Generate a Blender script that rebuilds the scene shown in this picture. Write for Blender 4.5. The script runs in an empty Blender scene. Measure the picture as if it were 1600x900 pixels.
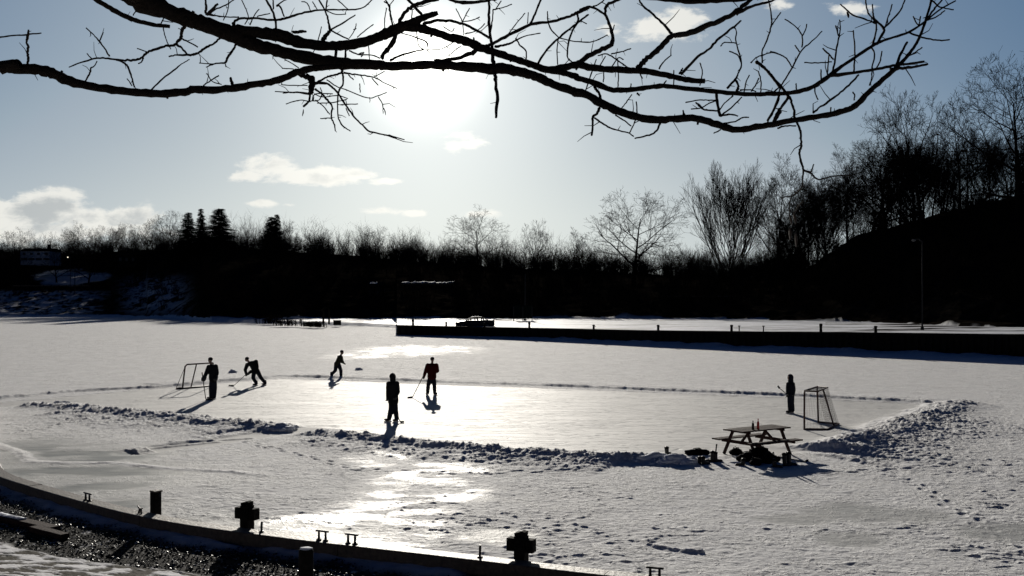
SKY_K=0.015; SKY_TOP=0.12; SKY_BACK=0.16
SNOW_LO=(.72,.72,.73); SNOW_HI=(.88,.88,.88); RINK_LO=(.56,.56,.55); RINK_HI=(.78,.77,.75); R_RINK=.70; R_SNOW=.88; SPEC_LO=.25; SPEC_HI=.45
import bpy, bmesh, math, random
import numpy as np
from mathutils import Vector, Matrix, Quaternion
scene = bpy.context.scene
COL = scene.collection
R = math.radians
CAMZ, F, HX, HY = 4.4, 1600.0, 800.0, 467.0
SUN = Vector((-0.0844, 1.0, 0.2294)).normalized()

def at(px, py, Y):
    return Vector(((px-HX)/F*Y, Y, CAMZ+(HY-py)/F*Y))
def gnd(px, py, z=0.0):
    Y = (CAMZ-z)*F/(py-HY)
    return Vector(((px-HX)/F*Y, Y, z))

# ---------------------------------------------------------------- camera, sun, world
cam = bpy.data.cameras.new("camera"); co = bpy.data.objects.new("camera", cam); COL.objects.link(co)
co.location = (0, 0, CAMZ); co.rotation_euler = (R(90), 0, 0)
cam.sensor_width = 36; cam.lens = 36; cam.shift_y = 17/1600; cam.clip_end = 5000; cam.clip_start = 0.1
scene.camera = co
sl = bpy.data.lights.new("sun", 'SUN'); sl.energy = 5.0; sl.angle = R(0.6); sl.color = (1.0, 0.94, 0.84)
so = bpy.data.objects.new("sun", sl); COL.objects.link(so)
so.rotation_mode = 'QUATERNION'; so.rotation_quaternion = SUN.to_track_quat('Z', 'Y'); so.location = (-10, 100, 40)
scene.view_settings.view_transform = 'Standard'; scene.view_settings.look = 'None'; scene.view_settings.exposure = 0

class NT:
    """tiny helper for building node trees"""
    def __init__(s, tree):
        s.t = tree; s.n = tree.nodes; s.l = tree.links
    def node(s, typ, **kw):
        n = s.n.new(typ)
        for k, v in kw.items(): setattr(n, k, v)
        return n
    def put(s, sock, v):
        if hasattr(v, 'is_output'): s.l.new(v, sock)
        elif isinstance(v, (tuple, list)) and len(v) == 3 and sock.type == 'RGBA': sock.default_value = (*v, 1)
        else: sock.default_value = v
    def m(s, op, a, b=0.0, c=0.0, clamp=False):
        n = s.node('ShaderNodeMath', operation=op); n.use_clamp = clamp
        s.put(n.inputs[0], a); s.put(n.inputs[1], b)
        if op in ('MULTIPLY_ADD', 'SMOOTH_MIN', 'WRAP', 'COMPARE'): s.put(n.inputs[2], c)
        return n.outputs[0]
    def vm(s, op, a, b=(0, 0, 0)):
        n = s.node('ShaderNodeVectorMath', operation=op)
        s.put(n.inputs[0], a); s.put(n.inputs[1], b)
        return n.outputs['Value'] if op == 'DOT_PRODUCT' else n.outputs[0]
    def mix(s, f, a, b, blend='MIX'):
        n = s.node('ShaderNodeMix', data_type='RGBA', blend_type=blend)
        s.put(n.inputs[0], f); s.put(n.inputs[6], a); s.put(n.inputs[7], b)
        return n.outputs[2]
    def noise(s, vec, scale, detail=4, rough=0.55, col=False):
        n = s.node('ShaderNodeTexNoise'); s.put(n.inputs['Vector'], vec)
        n.inputs['Scale'].default_value = scale; n.inputs['Detail'].default_value = detail
        n.inputs['Roughness'].default_value = rough
        return n.outputs[1 if col else 0]
    def rng(s, v, a, b, c=0.0, d=1.0, smooth=False):
        n = s.node('ShaderNodeMapRange'); n.interpolation_type = 'SMOOTHSTEP' if smooth else 'LINEAR'
        s.put(n.inputs[0], v)
        for i, q in zip((1, 2, 3, 4), (a, b, c, d)): s.put(n.inputs[i], q)
        return n.outputs[0]
    def xyz(s, x, y, z):
        n = s.node('ShaderNodeCombineXYZ')
        for i, q in enumerate((x, y, z)): s.put(n.inputs[i], q)
        return n.outputs[0]

world = bpy.data.worlds.new("World"); scene.world = world; world.use_nodes = True
W = NT(world.node_tree); W.n.clear()
tc = W.node('ShaderNodeTexCoord'); dirv = tc.outputs['Generated']
sep = W.node('ShaderNodeSeparateXYZ'); W.l.new(dirv, sep.inputs[0])
X, Y, Z = sep.outputs
sky = W.node('ShaderNodeTexSky', sky_type='NISHITA'); sky.sun_disc = False
sky.sun_elevation = math.asin(SUN.z); sky.sun_rotation = math.atan2(SUN.x, SUN.y)
sky.air_density = 1.0; sky.dust_density = 0.6; sky.ozone_density = 2.0
Yc = W.m('MAXIMUM', Y, 0.05)
u = W.m('DIVIDE', X, Yc); v = W.m('DIVIDE', Z, Yc)
cosg = W.vm('DOT_PRODUCT', dirv, tuple(SUN))
ang = W.m('ARCCOSINE', W.m('MINIMUM', cosg, 0.999999))          # angle from the sun, radians
def gauss(a, s): 
    q = W.m('DIVIDE', a, s); return W.m('EXPONENT', W.m('MULTIPLY', W.m('MULTIPLY', q, q), -1.0))
# the clear winter sky: nishita under a pale veil of high haze that thins away from the sun and overhead
k = W.m('MULTIPLY', W.rng(Z, 0.08, 0.30, 1.0, 0.84), W.rng(Z, 0.27, 0.50, 1.0, SKY_TOP, True)); k = W.m('MULTIPLY', k, W.rng(cosg, 0.2, 0.80, SKY_BACK, 1.0, True))
nis = W.vm('SCALE', W.vm('MINIMUM', sky.outputs[0], (9, 9, 9))); nis.node.inputs['Scale'].default_value = SKY_K
nis = W.mix(1.0, nis, (0.75, 0.92, 1.10), 'MULTIPLY')
base = W.mix(1.0, nis, (0.040, 0.105, 0.205), 'ADD')
g1 = gauss(ang, 0.036); g2 = gauss(ang, 0.135); g3 = gauss(ang, 0.40)
def tint(f, c): return W.mix(1.0, c, W.xyz(f, f, f), 'MULTIPLY')
base = W.mix(1.0, base, tint(g3, (0.36, 0.335, 0.255)), 'ADD')
hzv = W.m('MULTIPLY', gauss(W.m('MAXIMUM', Z, 0.0), 0.13), W.rng(cosg, 0.80, 0.99, 0.35, 1.0))
base = W.mix(1.0, base, tint(hzv, (0.35, 0.32, 0.21)), 'ADD')
base = W.mix(1.0, base, W.xyz(W.m('POWER', k, 1.25), W.m('POWER', k, 1.0), W.m('POWER', k, .72)), 'MULTIPLY')
gl = W.m('ADD', W.m('MULTIPLY', g1, 2.4), W.m('MULTIPLY', g2, 0.46))
glow = tint(gl, (1.0, 0.96, 0.84))
tot = W.mix(1.0, base, glow, 'ADD')
# clouds: (px, py, half width, half height, density) given as directions
uv = W.xyz(u, W.m('MULTIPLY', v, 1.9), 0.0)
warp = W.noise(uv, 9.0, 3, 0.5, True)
uvw = W.vm('ADD', uv, W.vm('MULTIPLY', warp, (0.05, 0.05, 0.0)))
cn = W.noise(uvw, 20.0, 9, 0.62)
cn2 = W.noise(W.vm('ADD', uvw, (0.006, 0.022, 0)), 20.0, 6, 0.6)
env = None
for (px, py, sx, sy, a) in [(35, 332, 120, 34, 1.15), (165, 342, 110, 22, 1.1), (40, 362, 260, 26, .95), (-150, 330, 160, 40, 1.0),
        (430, 258, 62, 22, .98), (500, 276, 95, 19, .98), (560, 272, 50, 13, .9), (605, 283, 50, 9, .8), (385, 274, 40, 12, .8),
        (725, 229, 42, 19, .78), (410, 317, 34, 8, .75), (590, 329, 44, 9, .75), (650, 334, 26, 7, .65), (455, 320, 20, 5, .6),
        (760, 335, 60, 9, .6), (1030, 45, 75, 26, .85), (1075, 22, 40, 30, .8), (960, 45, 50, 13, .7),
        (1215, 6, 60, 14, .62), (1330, 14, 60, 20, .58), (-500, 350, 250, 50, .9), (1900, 330, 300, 40, .8)]:
    du = W.m('DIVIDE', W.m('SUBTRACT', u, (px-HX)/F), sx/F)
    dv = W.m('DIVIDE', W.m('SUBTRACT', v, (HY-py)/F), sy/F)
    e = W.m('MULTIPLY', W.m('EXPONENT', W.m('MULTIPLY', W.m('ADD', W.m('MULTIPLY', du, du), W.m('MULTIPLY', dv, dv)), -1.0)), a)
    env = e if env is None else W.m('MAXIMUM', env, e)
den = W.m('ADD', W.m('MULTIPLY', env, 0.95), W.m('MULTIPLY', W.m('SUBTRACT', cn, 0.5), 2.2))
env_on = W.rng(env, 0.05, 0.25)
mask = W.m('MULTIPLY', W.rng(den, 0.34, 0.72, 0, 1, True), env_on)
thick = W.m('MULTIPLY', W.rng(W.m('ADD', W.m('MULTIPLY', env, 0.55), W.m('MULTIPLY', W.m('SUBTRACT', cn2, 0.5), 1.5)), 0.36, 0.70, 0, 1, True), W.rng(u, -0.5, 0.12, 1.0, 0.0))
ccol = W.mix(W.m('MULTIPLY', thick, .72), (0.93, 0.91, 0.84), (0.30, 0.34, 0.37))
ccol = W.mix(1.0, ccol, W.vm('SCALE', glow), 'ADD'); 
front = W.rng(Y, 0.05, 0.2)
tot = W.mix(W.m('MULTIPLY', W.m('MULTIPLY', mask, front), 0.78), tot, ccol)
bg = W.node('ShaderNodeBackground'); W.l.new(tot, bg.inputs[0]); bg.inputs[1].default_value = 1.0
wo = W.node('ShaderNodeOutputWorld'); W.l.new(bg.outputs[0], wo.inputs[0])
world.cycles.sampling_method = 'MANUAL'; world.cycles.sample_map_resolution = 2048
# ---------------------------------------------------------------- materials
def mat(name, color=(.1, .1, .1), rough=.7, spec=.3, metal=0.0, bump=0.0, bscale=20.0, var=0.0, emit=None):
    m = bpy.data.materials.new(name); m.use_nodes = True
    T = NT(m.node_tree); p = T.n['Principled BSDF']
    g = T.node('ShaderNodeNewGeometry').outputs['Position']
    tcn = T.node('ShaderNodeTexCoord').outputs['Object']
    p.inputs['Roughness'].default_value = rough; p.inputs['Specular IOR Level'].default_value = spec
    p.inputs['Metallic'].default_value = metal
    nz = T.noise(tcn, bscale, 5, .6)
    lo = tuple(c*(1-var) for c in color); hi = tuple(min(1, c*(1+var)) for c in color)
    T.l.new(T.mix(T.rng(nz, .3, .7), lo, hi), p.inputs['Base Color'])
    if bump:
        b = T.node('ShaderNodeBump'); b.inputs['Strength'].default_value = bump; b.inputs['Distance'].default_value = .02
        T.l.new(nz, b.inputs['Height']); T.l.new(b.outputs[0], p.inputs['Normal'])
    if emit: p.inputs['Emission Color'].default_value = (*emit[:3], 1); p.inputs['Emission Strength'].default_value = emit[3]
    return m
M = dict(
 bark=mat('bark', (.022, .017, .014), .95, .08, bump=.8, bscale=45, var=.4),
 twig=mat('twig', (.030, .024, .020), .9, .05, var=.3),
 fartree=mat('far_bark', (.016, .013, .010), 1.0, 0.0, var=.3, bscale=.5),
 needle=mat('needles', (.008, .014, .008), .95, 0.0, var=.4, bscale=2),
 pod=mat('seed_pod', (.03, .02, .015), .7, .2, var=.4),
 redwood=mat('stained_wood', (.040, .022, .019), .85, .10, bump=.5, bscale=30, var=.35),
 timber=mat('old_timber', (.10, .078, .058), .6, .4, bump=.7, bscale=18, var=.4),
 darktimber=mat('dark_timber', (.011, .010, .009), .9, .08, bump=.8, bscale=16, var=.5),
 iron=mat('iron', (.02, .02, .022), .55, .4, bump=.3, bscale=60, var=.3),
 snow=mat('snow', (.74, .77, .84), .75, .2, bump=.6, bscale=14, var=.06),
 netpipe=mat('rusty_pipe', (.05, .025, .02), .6, .3, var=.4),
 netting=mat('net_cord', (.22, .20, .19), .9, .1),
 black=mat('black_cloth', (.012, .012, .014), .95, .05, bump=.4, bscale=30, var=.3),
 navy=mat('navy_cloth', (.012, .014, .022), .95, .05, bump=.4, bscale=30, var=.3),
 olive=mat('olive_cloth', (.028, .027, .018), .95, .05, bump=.4, bscale=30, var=.3),
 red=mat('red_cloth', (.042, .004, .005), .95, .05, bump=.4, bscale=30, var=.3),
 grey=mat('grey_cloth', (.20, .20, .21), .95, .05, var=.2),
 jeans=mat('dark_denim', (.016, .018, .028), .95, .05, bump=.4, bscale=40, var=.3),
 skin=mat('skin', (.20, .12, .09), .6, .3),
 hair=mat('hair', (.015, .011, .009), .8, .2),
 leather=mat('black_leather', (.012, .012, .012), .5, .4, var=.2),
 steel=mat('skate_steel', (.5, .5, .52), .3, .5, metal=.9),
 stick=mat('stick_wood', (.10, .08, .06), .6, .3, var=.2),
 tape=mat('black_tape', (.012, .012, .012), .9, .1),
 redplastic=mat('red_plastic', (.60, .02, .02), .35, .5),
 darkplastic=mat('dark_plastic', (.03, .012, .012), .4, .5),
 bagcloth=mat('bag_nylon', (.006, .006, .007), .9, .05, bump=.6, bscale=25, var=.4),
 carpaint=mat('dark_car_paint', (.01, .011, .014), .5, .25),
 glass=mat('car_glass', (.03, .035, .04), .1, .6),
 rubber=mat('rubber', (.012, .012, .012), .9, .1),
 chrome=mat('chrome', (.06, .06, .06), .5, .3),
 housewhite=mat('white_siding', (.42, .46, .52), .8, .1, var=.1),
 roof=mat('dark_roof', (.01, .01, .011), 1.0, .0, var=.3),
 pane=mat('window_dark', (.01, .012, .015), .3, .4),
 galv=mat('galvanised_pole', (.03, .03, .03), .8, .15, var=.2),
 lamp=mat('lamp_glass', (.5, .5, .45), .3, .4, emit=(1, .9, .7, 2.5)),
 lampoff=mat('lamp_head', (.12, .12, .12), .6, .2),
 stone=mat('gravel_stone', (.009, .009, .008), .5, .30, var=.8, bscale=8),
 green=mat('green_paint', (.006, .010, .009), 1.0, .0, var=.3),
)

# ---------------------------------------------------------------- mesh helpers
class MB:
    def __init__(s): s.v = []; s.f = []
    def add(s, vs, fs):
        o = len(s.v); s.v.extend([tuple(p) for p in vs]); s.f.extend([tuple(i+o for i in f) for f in fs])
    def box(s, c, size, rz=0.0, rot=None, taper=1.0):
        hx, hy, hz = [q/2 for q in size]; m = rot if rot else Matrix.Rotation(rz, 3, 'Z'); c = Vector(c); vs = []
        for z in (-1, 1):
            t = taper if z > 0 else 1
            for x, y in ((-1, -1), (1, -1), (1, 1), (-1, 1)): vs.append(c + m @ Vector((x*hx*t, y*hy*t, z*hz)))
        s.add(vs, [(3, 2, 1, 0), (4, 5, 6, 7), (0, 1, 5, 4), (1, 2, 6, 5), (2, 3, 7, 6), (3, 0, 4, 7)])
    def bar(s, a, b, w, h, up=Vector((0, 0, 1))):
        """rectangular bar from a to b: w across, h along 'up'"""
        a, b = Vector(a), Vector(b); d = (b-a).normalized()
        r = d.cross(up); r = r.normalized() if r.length > 1e-4 else Vector((1, 0, 0)); q = r.cross(d)
        vs = [p + r*x*w/2 + q*y*h/2 for p in (a, b) for x, y in ((-1, -1), (1, -1), (1, 1), (-1, 1))]
        s.add(vs, [(0, 1, 2, 3), (7, 6, 5, 4), (0, 4, 5, 1), (1, 5, 6, 2), (2, 6, 7, 3), (3, 7, 4, 0)])
    def tube(s, pts, rad, n=8, cap=True):
        pts = [Vector(p) for p in pts]; m = len(pts)
        if not hasattr(rad, '__len__'): rad = [rad]*m
        o = len(s.v); prev = None
        for i, p in enumerate(pts):
            d = (pts[min(i+1, m-1)] - pts[max(i-1, 0)])
            d = d.normalized() if d.length > 1e-9 else Vector((0, 0, 1))
            if prev is None:
                a = Vector((0, 0, 1)) if abs(d.z) < .9 else Vector((1, 0, 0)); x = d.cross(a).normalized()
            else:
                x = prev - d*prev.dot(d); x = x.normalized() if x.length > 1e-6 else d.orthogonal().normalized()
            prev = x; y = d.cross(x)
            for k in range(n):
                t = 2*math.pi*k/n; s.v.append(tuple(p + (x*math.cos(t)+y*math.sin(t))*rad[i]))
        for i in range(m-1):
            for k in range(n):
                s.f.append((o+i*n+k, o+i*n+(k+1) % n, o+(i+1)*n+(k+1) % n, o+(i+1)*n+k))
        if cap:
            s.f.append(tuple(o+k for k in range(n))[::-1]); s.f.append(tuple(o+(m-1)*n+k for k in range(n)))
    def lathe(s, c, prof, n=16, rot=None):
        c = Vector(c); o = len(s.v); m = rot or Matrix.Identity(3)
        for r, z in prof:
            for k in range(n):
                t = 2*math.pi*k/n; s.v.append(tuple(c + m @ Vector((r*math.cos(t), r*math.sin(t), z))))
        for i in range(len(prof)-1):
            for k in range(n): s.f.append((o+i*n+k, o+i*n+(k+1) % n, o+(i+1)*n+(k+1) % n, o+(i+1)*n+k))
        s.f.append(tuple(o+k for k in range(n))[::-1]); s.f.append(tuple(o+(len(prof)-1)*n+k for k in range(n)))
    def lump(s, c, r, rng, n=10, m=7, amp=.18, rot=None):
        c = Vector(c); o = len(s.v); ph = [rng.uniform(0, 6) for _ in range(6)]; mt = rot or Matrix.Identity(3)
        for j in range(m+1):
            th = math.pi*j/m
            for k in range(n):
                p = 2*math.pi*k/n; d = Vector((math.sin(th)*math.cos(p), math.sin(th)*math.sin(p), math.cos(th)))
                q = 1 + amp*(math.sin(3*d.x+ph[0])*math.sin(4*d.y+ph[1])+.6*math.sin(7*d.z+ph[2])*math.sin(6*d.x+ph[3])) + rng.uniform(-amp, amp)*.25*(0 < j < m)
                s.v.append(tuple(c + mt @ Vector((d.x*r[0]*q, d.y*r[1]*q, d.z*r[2]*q))))
        for j in range(m):
            for k in range(n): s.f.append((o+j*n+k, o+(j+1)*n+k, o+(j+1)*n+(k+1) % n, o+j*n+(k+1) % n))
    def ball(s, c, r, n=10, m=8): s.lump(c, (r, r, r) if not hasattr(r, '__len__') else r, random.Random(1), n, m, 0.0)
    def build(s, name, m, parent=None, smooth=False, bevel=0.0):
        me = bpy.data.meshes.new(name); me.from_pydata(s.v, [], s.f); me.update()
        me.materials.append(M[m] if isinstance(m, str) else m)
        if smooth: me.polygons.foreach_set('use_smooth', [True]*len(me.polygons))
        o = bpy.data.objects.new(name, me); COL.objects.link(o)
        if bevel:
            b = o.modifiers.new('bevel', 'BEVEL'); b.width = bevel; b.segments = 2; b.limit_method = 'ANGLE'
        if parent: par(o, parent)
        return o
def par(o, p):
    """parent o, whose mesh is in world coordinates or local to p when p.get('_local')"""
    o.parent = p
    if not is_local(p): o.matrix_parent_inverse = world_of(p).inverted()
def world_of(p):
    m = p.matrix_basis.copy()
    if p.parent is not None: m = world_of(p.parent) @ p.matrix_parent_inverse @ m
    return m
LOCAL = set()
def is_local(p):
    while p is not None:
        if p.name in LOCAL: return True
        p = p.parent
    return False
def tag(o, label=None, cat=None, group=None, kind=None):
    if label: o['label'] = label
    if cat: o['category'] = cat
    if group: o['group'] = group
    if kind: o['kind'] = kind
    return o
def thing(name, label, cat, loc=(0, 0, 0), rz=0.0, group=None, local=False):
    """Empty at a thing's base. local=True: its parts are modelled around the origin"""
    o = bpy.data.objects.new(name, None); COL.objects.link(o); o.location = loc; o.rotation_euler = (0, 0, rz)
    o.empty_display_size = .2; tag(o, label, cat, group)
    if local: LOCAL.add(o.name)
    return o
def struct(o): o['kind'] = 'structure'; return o
def copy_thing(root, loc, rz=0.0, scale=1.0, label=None, group=None):
    c = root.copy(); COL.objects.link(c); c.location = loc; c.rotation_euler = (0, 0, rz)
    c.scale = scale if hasattr(scale, '__len__') else (scale,)*3
    if label: c['label'] = label
    if group: c['group'] = group
    for ch in KIDS.get(root.name, []):
        d = ch.copy(); COL.objects.link(d); d.parent = c
        for g in KIDS.get(ch.name, []):
            e = g.copy(); COL.objects.link(e); e.parent = d
    return c
KIDS = {}
def kid(o):                                    # remembers children for copying
    KIDS.setdefault(o.parent.name, []).append(o); LOCAL.add(o.name); return o

# ---------------------------------------------------------------- noise in numpy
class Noise:
    def __init__(s, seed):
        s.t = np.random.RandomState(seed).rand(256, 256).astype(np.float32)
    def __call__(s, x, y):
        xi = np.floor(x); yi = np.floor(y); fx = x-xi; fy = y-yi
        fx = fx*fx*(3-2*fx); fy = fy*fy*(3-2*fy)
        xi = xi.astype(np.int64) & 255; yi = yi.astype(np.int64) & 255; x1 = (xi+1) & 255; y1 = (yi+1) & 255
        a = s.t[yi, xi]; b = s.t[yi, x1]; c = s.t[y1, xi]; d = s.t[y1, x1]
        return (a*(1-fx)+b*fx)*(1-fy)+(c*(1-fx)+d*fx)*fy
    def fbm(s, x, y, sc, oct=4, g=.5):
        v = 0; a = 1; t = 0; ca, sa = .8, .6
        x = x/sc; y = y/sc
        for i in range(oct):
            v = v + a*s(x, y); t += a; a *= g; x, y = (x*ca-y*sa)*2.03+17.3, (x*sa+y*ca)*2.03+9.1
        return v/t
    def ridge(s, x, y, sc, oct=3, g=.5):
        v = 0; a = 1; t = 0; x = x/sc; y = y/sc
        for i in range(oct):
            v = v + a*(1-np.abs(2*s(x, y)-1)); t += a; a *= g; x, y = (x*.8-y*.6)*2.1+7.7, (x*.6+y*.8)*2.1+3.1
        return v/t
N1, N2, N3 = Noise(1), Noise(2), Noise(3)
def ss(a, b, x):
    t = np.clip((x-a)/(b-a), 0, 1); return t*t*(3-2*t)
def seg_dist(X, Y, pts):
    best = np.full(X.shape, 1e9); tt = np.zeros(X.shape); n = len(pts)-1
    for i in range(n):
        ax, ay = pts[i]; bx, by = pts[i+1]; dx, dy = bx-ax, by-ay; L = dx*dx+dy*dy+1e-12
        t = np.clip(((X-ax)*dx+(Y-ay)*dy)/L, 0, 1); d = np.hypot(X-ax-t*dx, Y-ay-t*dy)
        m = d < best; best = np.where(m, d, best); tt = np.where(m, (i+t)/n, tt)
    return best, tt
def poly_sd(X, Y, pts):
    """signed distance to a closed polygon, negative inside"""
    d, _ = seg_dist(X, Y, pts+[pts[0]]); inside = np.zeros(X.shape, bool); n = len(pts)
    for i in range(n):
        ax, ay = pts[i]; bx, by = pts[(i+1) % n]
        c = ((ay > Y) != (by > Y)); xx = (bx-ax)*(Y-ay)/((by-ay) if by != ay else 1e-9)+ax
        inside ^= c & (X < xx)
    return np.where(inside, -d, d)
def grid_mesh(name, VX, VY, VZ, material, attrs=None, smooth=True):
    nr, nc = VX.shape
    me = bpy.data.meshes.new(name); me.vertices.add(nr*nc)
    me.vertices.foreach_set('co', np.stack([VX, VY, VZ], -1).astype(np.float32).ravel())
    i = np.arange((nr-1)*(nc-1)); r = i//(nc-1); c = i % (nc-1); a = r*nc+c
    q = np.stack([a, a+1, a+nc+1, a+nc], -1).astype(np.int32)
    nf = len(i); me.loops.add(nf*4); me.loops.foreach_set('vertex_index', q.ravel())
    me.polygons.add(nf); me.polygons.foreach_set('loop_start', (np.arange(nf)*4).astype(np.int32))
    me.update(calc_edges=True)
    me.polygons.foreach_set('use_smooth', np.full(nf, smooth))
    for k, arr in (attrs or {}).items():
        at_ = me.attributes.new(k, 'FLOAT', 'POINT'); at_.data.foreach_set('value', arr.astype(np.float32).ravel())
    me.materials.append(material); o = bpy.data.objects.new(name, me); COL.objects.link(o); return o
def attr(T, name):
    n = T.node('ShaderNodeAttribute'); n.attribute_name = name; return n.outputs['Fac']

# ---------------------------------------------------------------- frozen basin: ice and snow
def g2(px, py): p = gnd(px, py); return (p.x, p.y)
RINK = [g2(*p) for p in [(-120, 640), (240, 608), (330, 600), (440, 592), (560, 596), (700, 602), (860, 607), (1000, 613), (1260, 624), (1400, 630), (1447, 634),
        (1400, 655), (1345, 682), (1290, 706), (1150, 712), (1000, 712), (880, 705), (800, 700), (700, 690), (600, 682), (500, 668), (440, 664), (330, 652), (200, 640), (80, 634)]]
PATH = [g2(*p) for p in [(500, 668), (430, 676), (340, 690), (215, 706)]]
def cols():
    a = np.linspace(-.60, .60, 1250); k = np.linspace(0, 1, 60)[1:]
    b = .60 + 2.6*k**2; return np.concatenate([-b[::-1], a, b])
def ice():
    inv = np.linspace(1/10.5, 1/150.0, 1000); d = np.concatenate([1/inv, np.linspace(152, 300, 60), [330, 400]])
    d = np.concatenate([[-40, 0, 5, 8], d])
    t = cols(); dd = np.maximum(d, 10.5)
    X = t[None, :]*dd[:, None]; Y = np.repeat(d[:, None], len(t), 1)
    fade = ss(170, 60, Y)
    sd = poly_sd(X, Y, RINK)
    sd = sd + .35*(N1.fbm(X, Y, .8, 3)-.5)
    rink = ss(.15, -.15, sd)
    pd, _ = seg_dist(X, Y, PATH); path = ss(.75, .45, pd + .3*(N2.fbm(X, Y, .7, 2)-.5))
    # shiny bare ice along the near quay and in melted patches
    sdq, _ = seg_dist(X, Y, QUAY)
    bare = ss(5.6, 2.6, sdq + 2.6*(N2.fbm(X, Y, 3.2, 4)-.5)*2) * ss(-1.0, -4.0, X) * ss(36, 28, Y)*(.55+.45*ss(.35, .6, N1.fbm(X, Y*1.6, 1.6, 4)))
    for px, py, rx, ry in [(1370, 805, 1.9, .75), (1250, 812, 1.0, .4), (1330, 842, .8, .45), (1130, 735, .0001, .0001), (1580, 830, 1.3, .6), (770, 838, .8, .5), (560, 700, 1, .6)]:
        cx, cy = g2(px, py); e = ((X-cx)/rx)**2+((Y-cy)/ry/1.6)**2 + 1.6*(N3.fbm(X, Y, .7, 3)-.5)
        bare = np.maximum(bare, ss(1.2, .2, e)*.6)
    glare_patch = np.zeros_like(X)                                         # smoother, shinier patches shaped to place the sun's glare
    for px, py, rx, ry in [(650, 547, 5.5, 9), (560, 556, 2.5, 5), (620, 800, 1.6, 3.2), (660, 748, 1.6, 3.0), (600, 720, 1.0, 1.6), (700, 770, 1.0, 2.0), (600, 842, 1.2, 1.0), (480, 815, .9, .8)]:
        cx, cy = g2(px, py); glare_patch = np.maximum(glare_patch, ss(1.7, -.5, ((X-cx)/rx)**2+((Y-cy)/ry)**2 + 1.8*(N3.fbm(X, Y*1.4, 1.1, 4)-.5)))
    glare_patch *= .35+.65*ss(.36, .56, N1.fbm(X, Y*1.5, .7, 4)); glare_patch *= np.where(Y > 60, .55+.45*ss(.4, .6, N2.fbm(X, Y*.6, 1.5, 4)), 1)
    snow = (1-rink)*(1-path)*(1-bare)
    pat = ss(.40, .60, N1.fbm(X, Y, 6.0, 3))                         # where the crust is scuffed
    near = ss(75, 28, Y)
    wx = X+.25*N2.fbm(X, Y, .8, 2); wy = Y*1.25+.25*N3.fbm(X, Y, .8, 2)
    crust = np.clip((N1.ridge(wx, wy, .62, 2)-.80)*6, 0, 1)          # thin broken edges of crust
    crust2 = np.clip((N3.ridge(wx*.8+wy*.5, wy*.9-wx*.3, .34, 2)-.80)*5, 0, 1)
    brk = ss(.45, .62, N2.fbm(X, Y, 1.1, 3))
    big = N3.fbm(X, Y, 3.2, 3)-.5
    fine = N2.fbm(X, Y, .10, 2)-.5
    mid = N2.fbm(X*1.1, Y*1.4, .19, 3, .6)-.5
    H = snow*(.018 + .035*big*near + (crust*.025+crust2*.019)*(.35+.65*brk)*(.5+.5*pat)*(.3+.7*near) + .026*mid*(.5+.5*pat)*(.35+.65*near) + .014*fine*near)
    H += (1-snow)*.0030*(N2.fbm(X, Y, .5, 2)-.5) + rink*(.0035*(N3.fbm(X, Y*1.6, .40, 3)-.5) + .004*(N2.fbm(X, Y, .16, 2)-.5)*near)
    # wheel and foot tracks: chains of dents
    # ploughed banks round the rink
    def bank(pts, w, h, rough=1.0, seed=0):
        rough = rough*.62
        nonlocal H, rink, bare
        P = [g2(*p) for p in pts]; xs = [p[0] for p in P]; ys = [p[1] for p in P]; mg = w*3+1
        m = (X > min(xs)-mg) & (X < max(xs)+mg) & (Y > min(ys)-mg) & (Y < max(ys)+mg)
        x, y = X[m], Y[m]; d, t = seg_dist(x, y, P)
        d = d + w*.9*(N3.fbm(x+seed, y, w*1.3, 3)-.5)
        e = np.exp(-(d/w)**2)*ss(0, .03, t)*ss(1, .97, t)
        lum = .35 + 1.1*N1.fbm(x, y+seed, 1.1, 2)
        ch = np.clip(N2.fbm(x+seed, y*1.2, .20, 3, .65)-.44, 0, 1)*1.7 + 1.5*np.clip(N3.fbm(x, y*1.3, .10, 2)-.42, 0, 1)
        xb = x/.30+1.6*N1.fbm(x, y, .7, 2)+seed; yb = y/.30+1.6*N2.fbm(x, y, .7, 2)
        slab = N3.t[np.floor(yb).astype(int) & 255, np.floor(xb).astype(int) & 255]
        slab2 = N2.t[np.floor(yb*2.3+9).astype(int) & 255, np.floor(xb*2.3+5).astype(int) & 255]
        ch = ch*.55 + .75*np.clip(slab-.55, 0, 1) + .42*np.clip(slab2-.5, 0, 1)
        v = np.zeros_like(H); v[m] = h*e*(lum*.55 + rough*ch*.75); H = H+v
        kk = np.zeros_like(H); kk[m] = ss(.08, .3, e); rink *= 1-kk; bare *= 1-kk
    far = [(440, 588), (560, 592), (700, 598), (860, 603), (1000, 609), (1260, 620), (1400, 627), (1460, 632)]
    bank(far, .30, .17, .5, 3); bank([(x, y-4) for x, y in far], 1.3, .05, 1.3, 9)
    bank([(-60, 627), (0, 623), (110, 612), (240, 606), (330, 598), (390, 593), (452, 587)], .34, .19, .6, 5)
    bank([(240, 602), (330, 594), (390, 589)], 1.6, .07, 1.2, 9)
    bank([(40, 634), (85, 636), (150, 643), (220, 650), (300, 659), (370, 665), (430, 670), (458, 670)], .70, .24, 1.3, 11)
    bank([(85, 646), (150, 652), (220, 660), (300, 668), (370, 675)], 1.2, .11, 1.6, 12)
    bank([(478, 676), (540, 684), (600, 690), (680, 700), (760, 709), (860, 715), (940, 720), (1010, 721), (1080, 720)], .55, .24, 1.3, 21)
    bank([(478, 688), (560, 698), (650, 708), (760, 719), (860, 724), (960, 730)], .95, .12, 1.6, 22)
    bank([(1295, 708), (1345, 692), (1400, 672), (1450, 652), (1495, 634), (1515, 631)], .9, .32, .7, 31)
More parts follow.
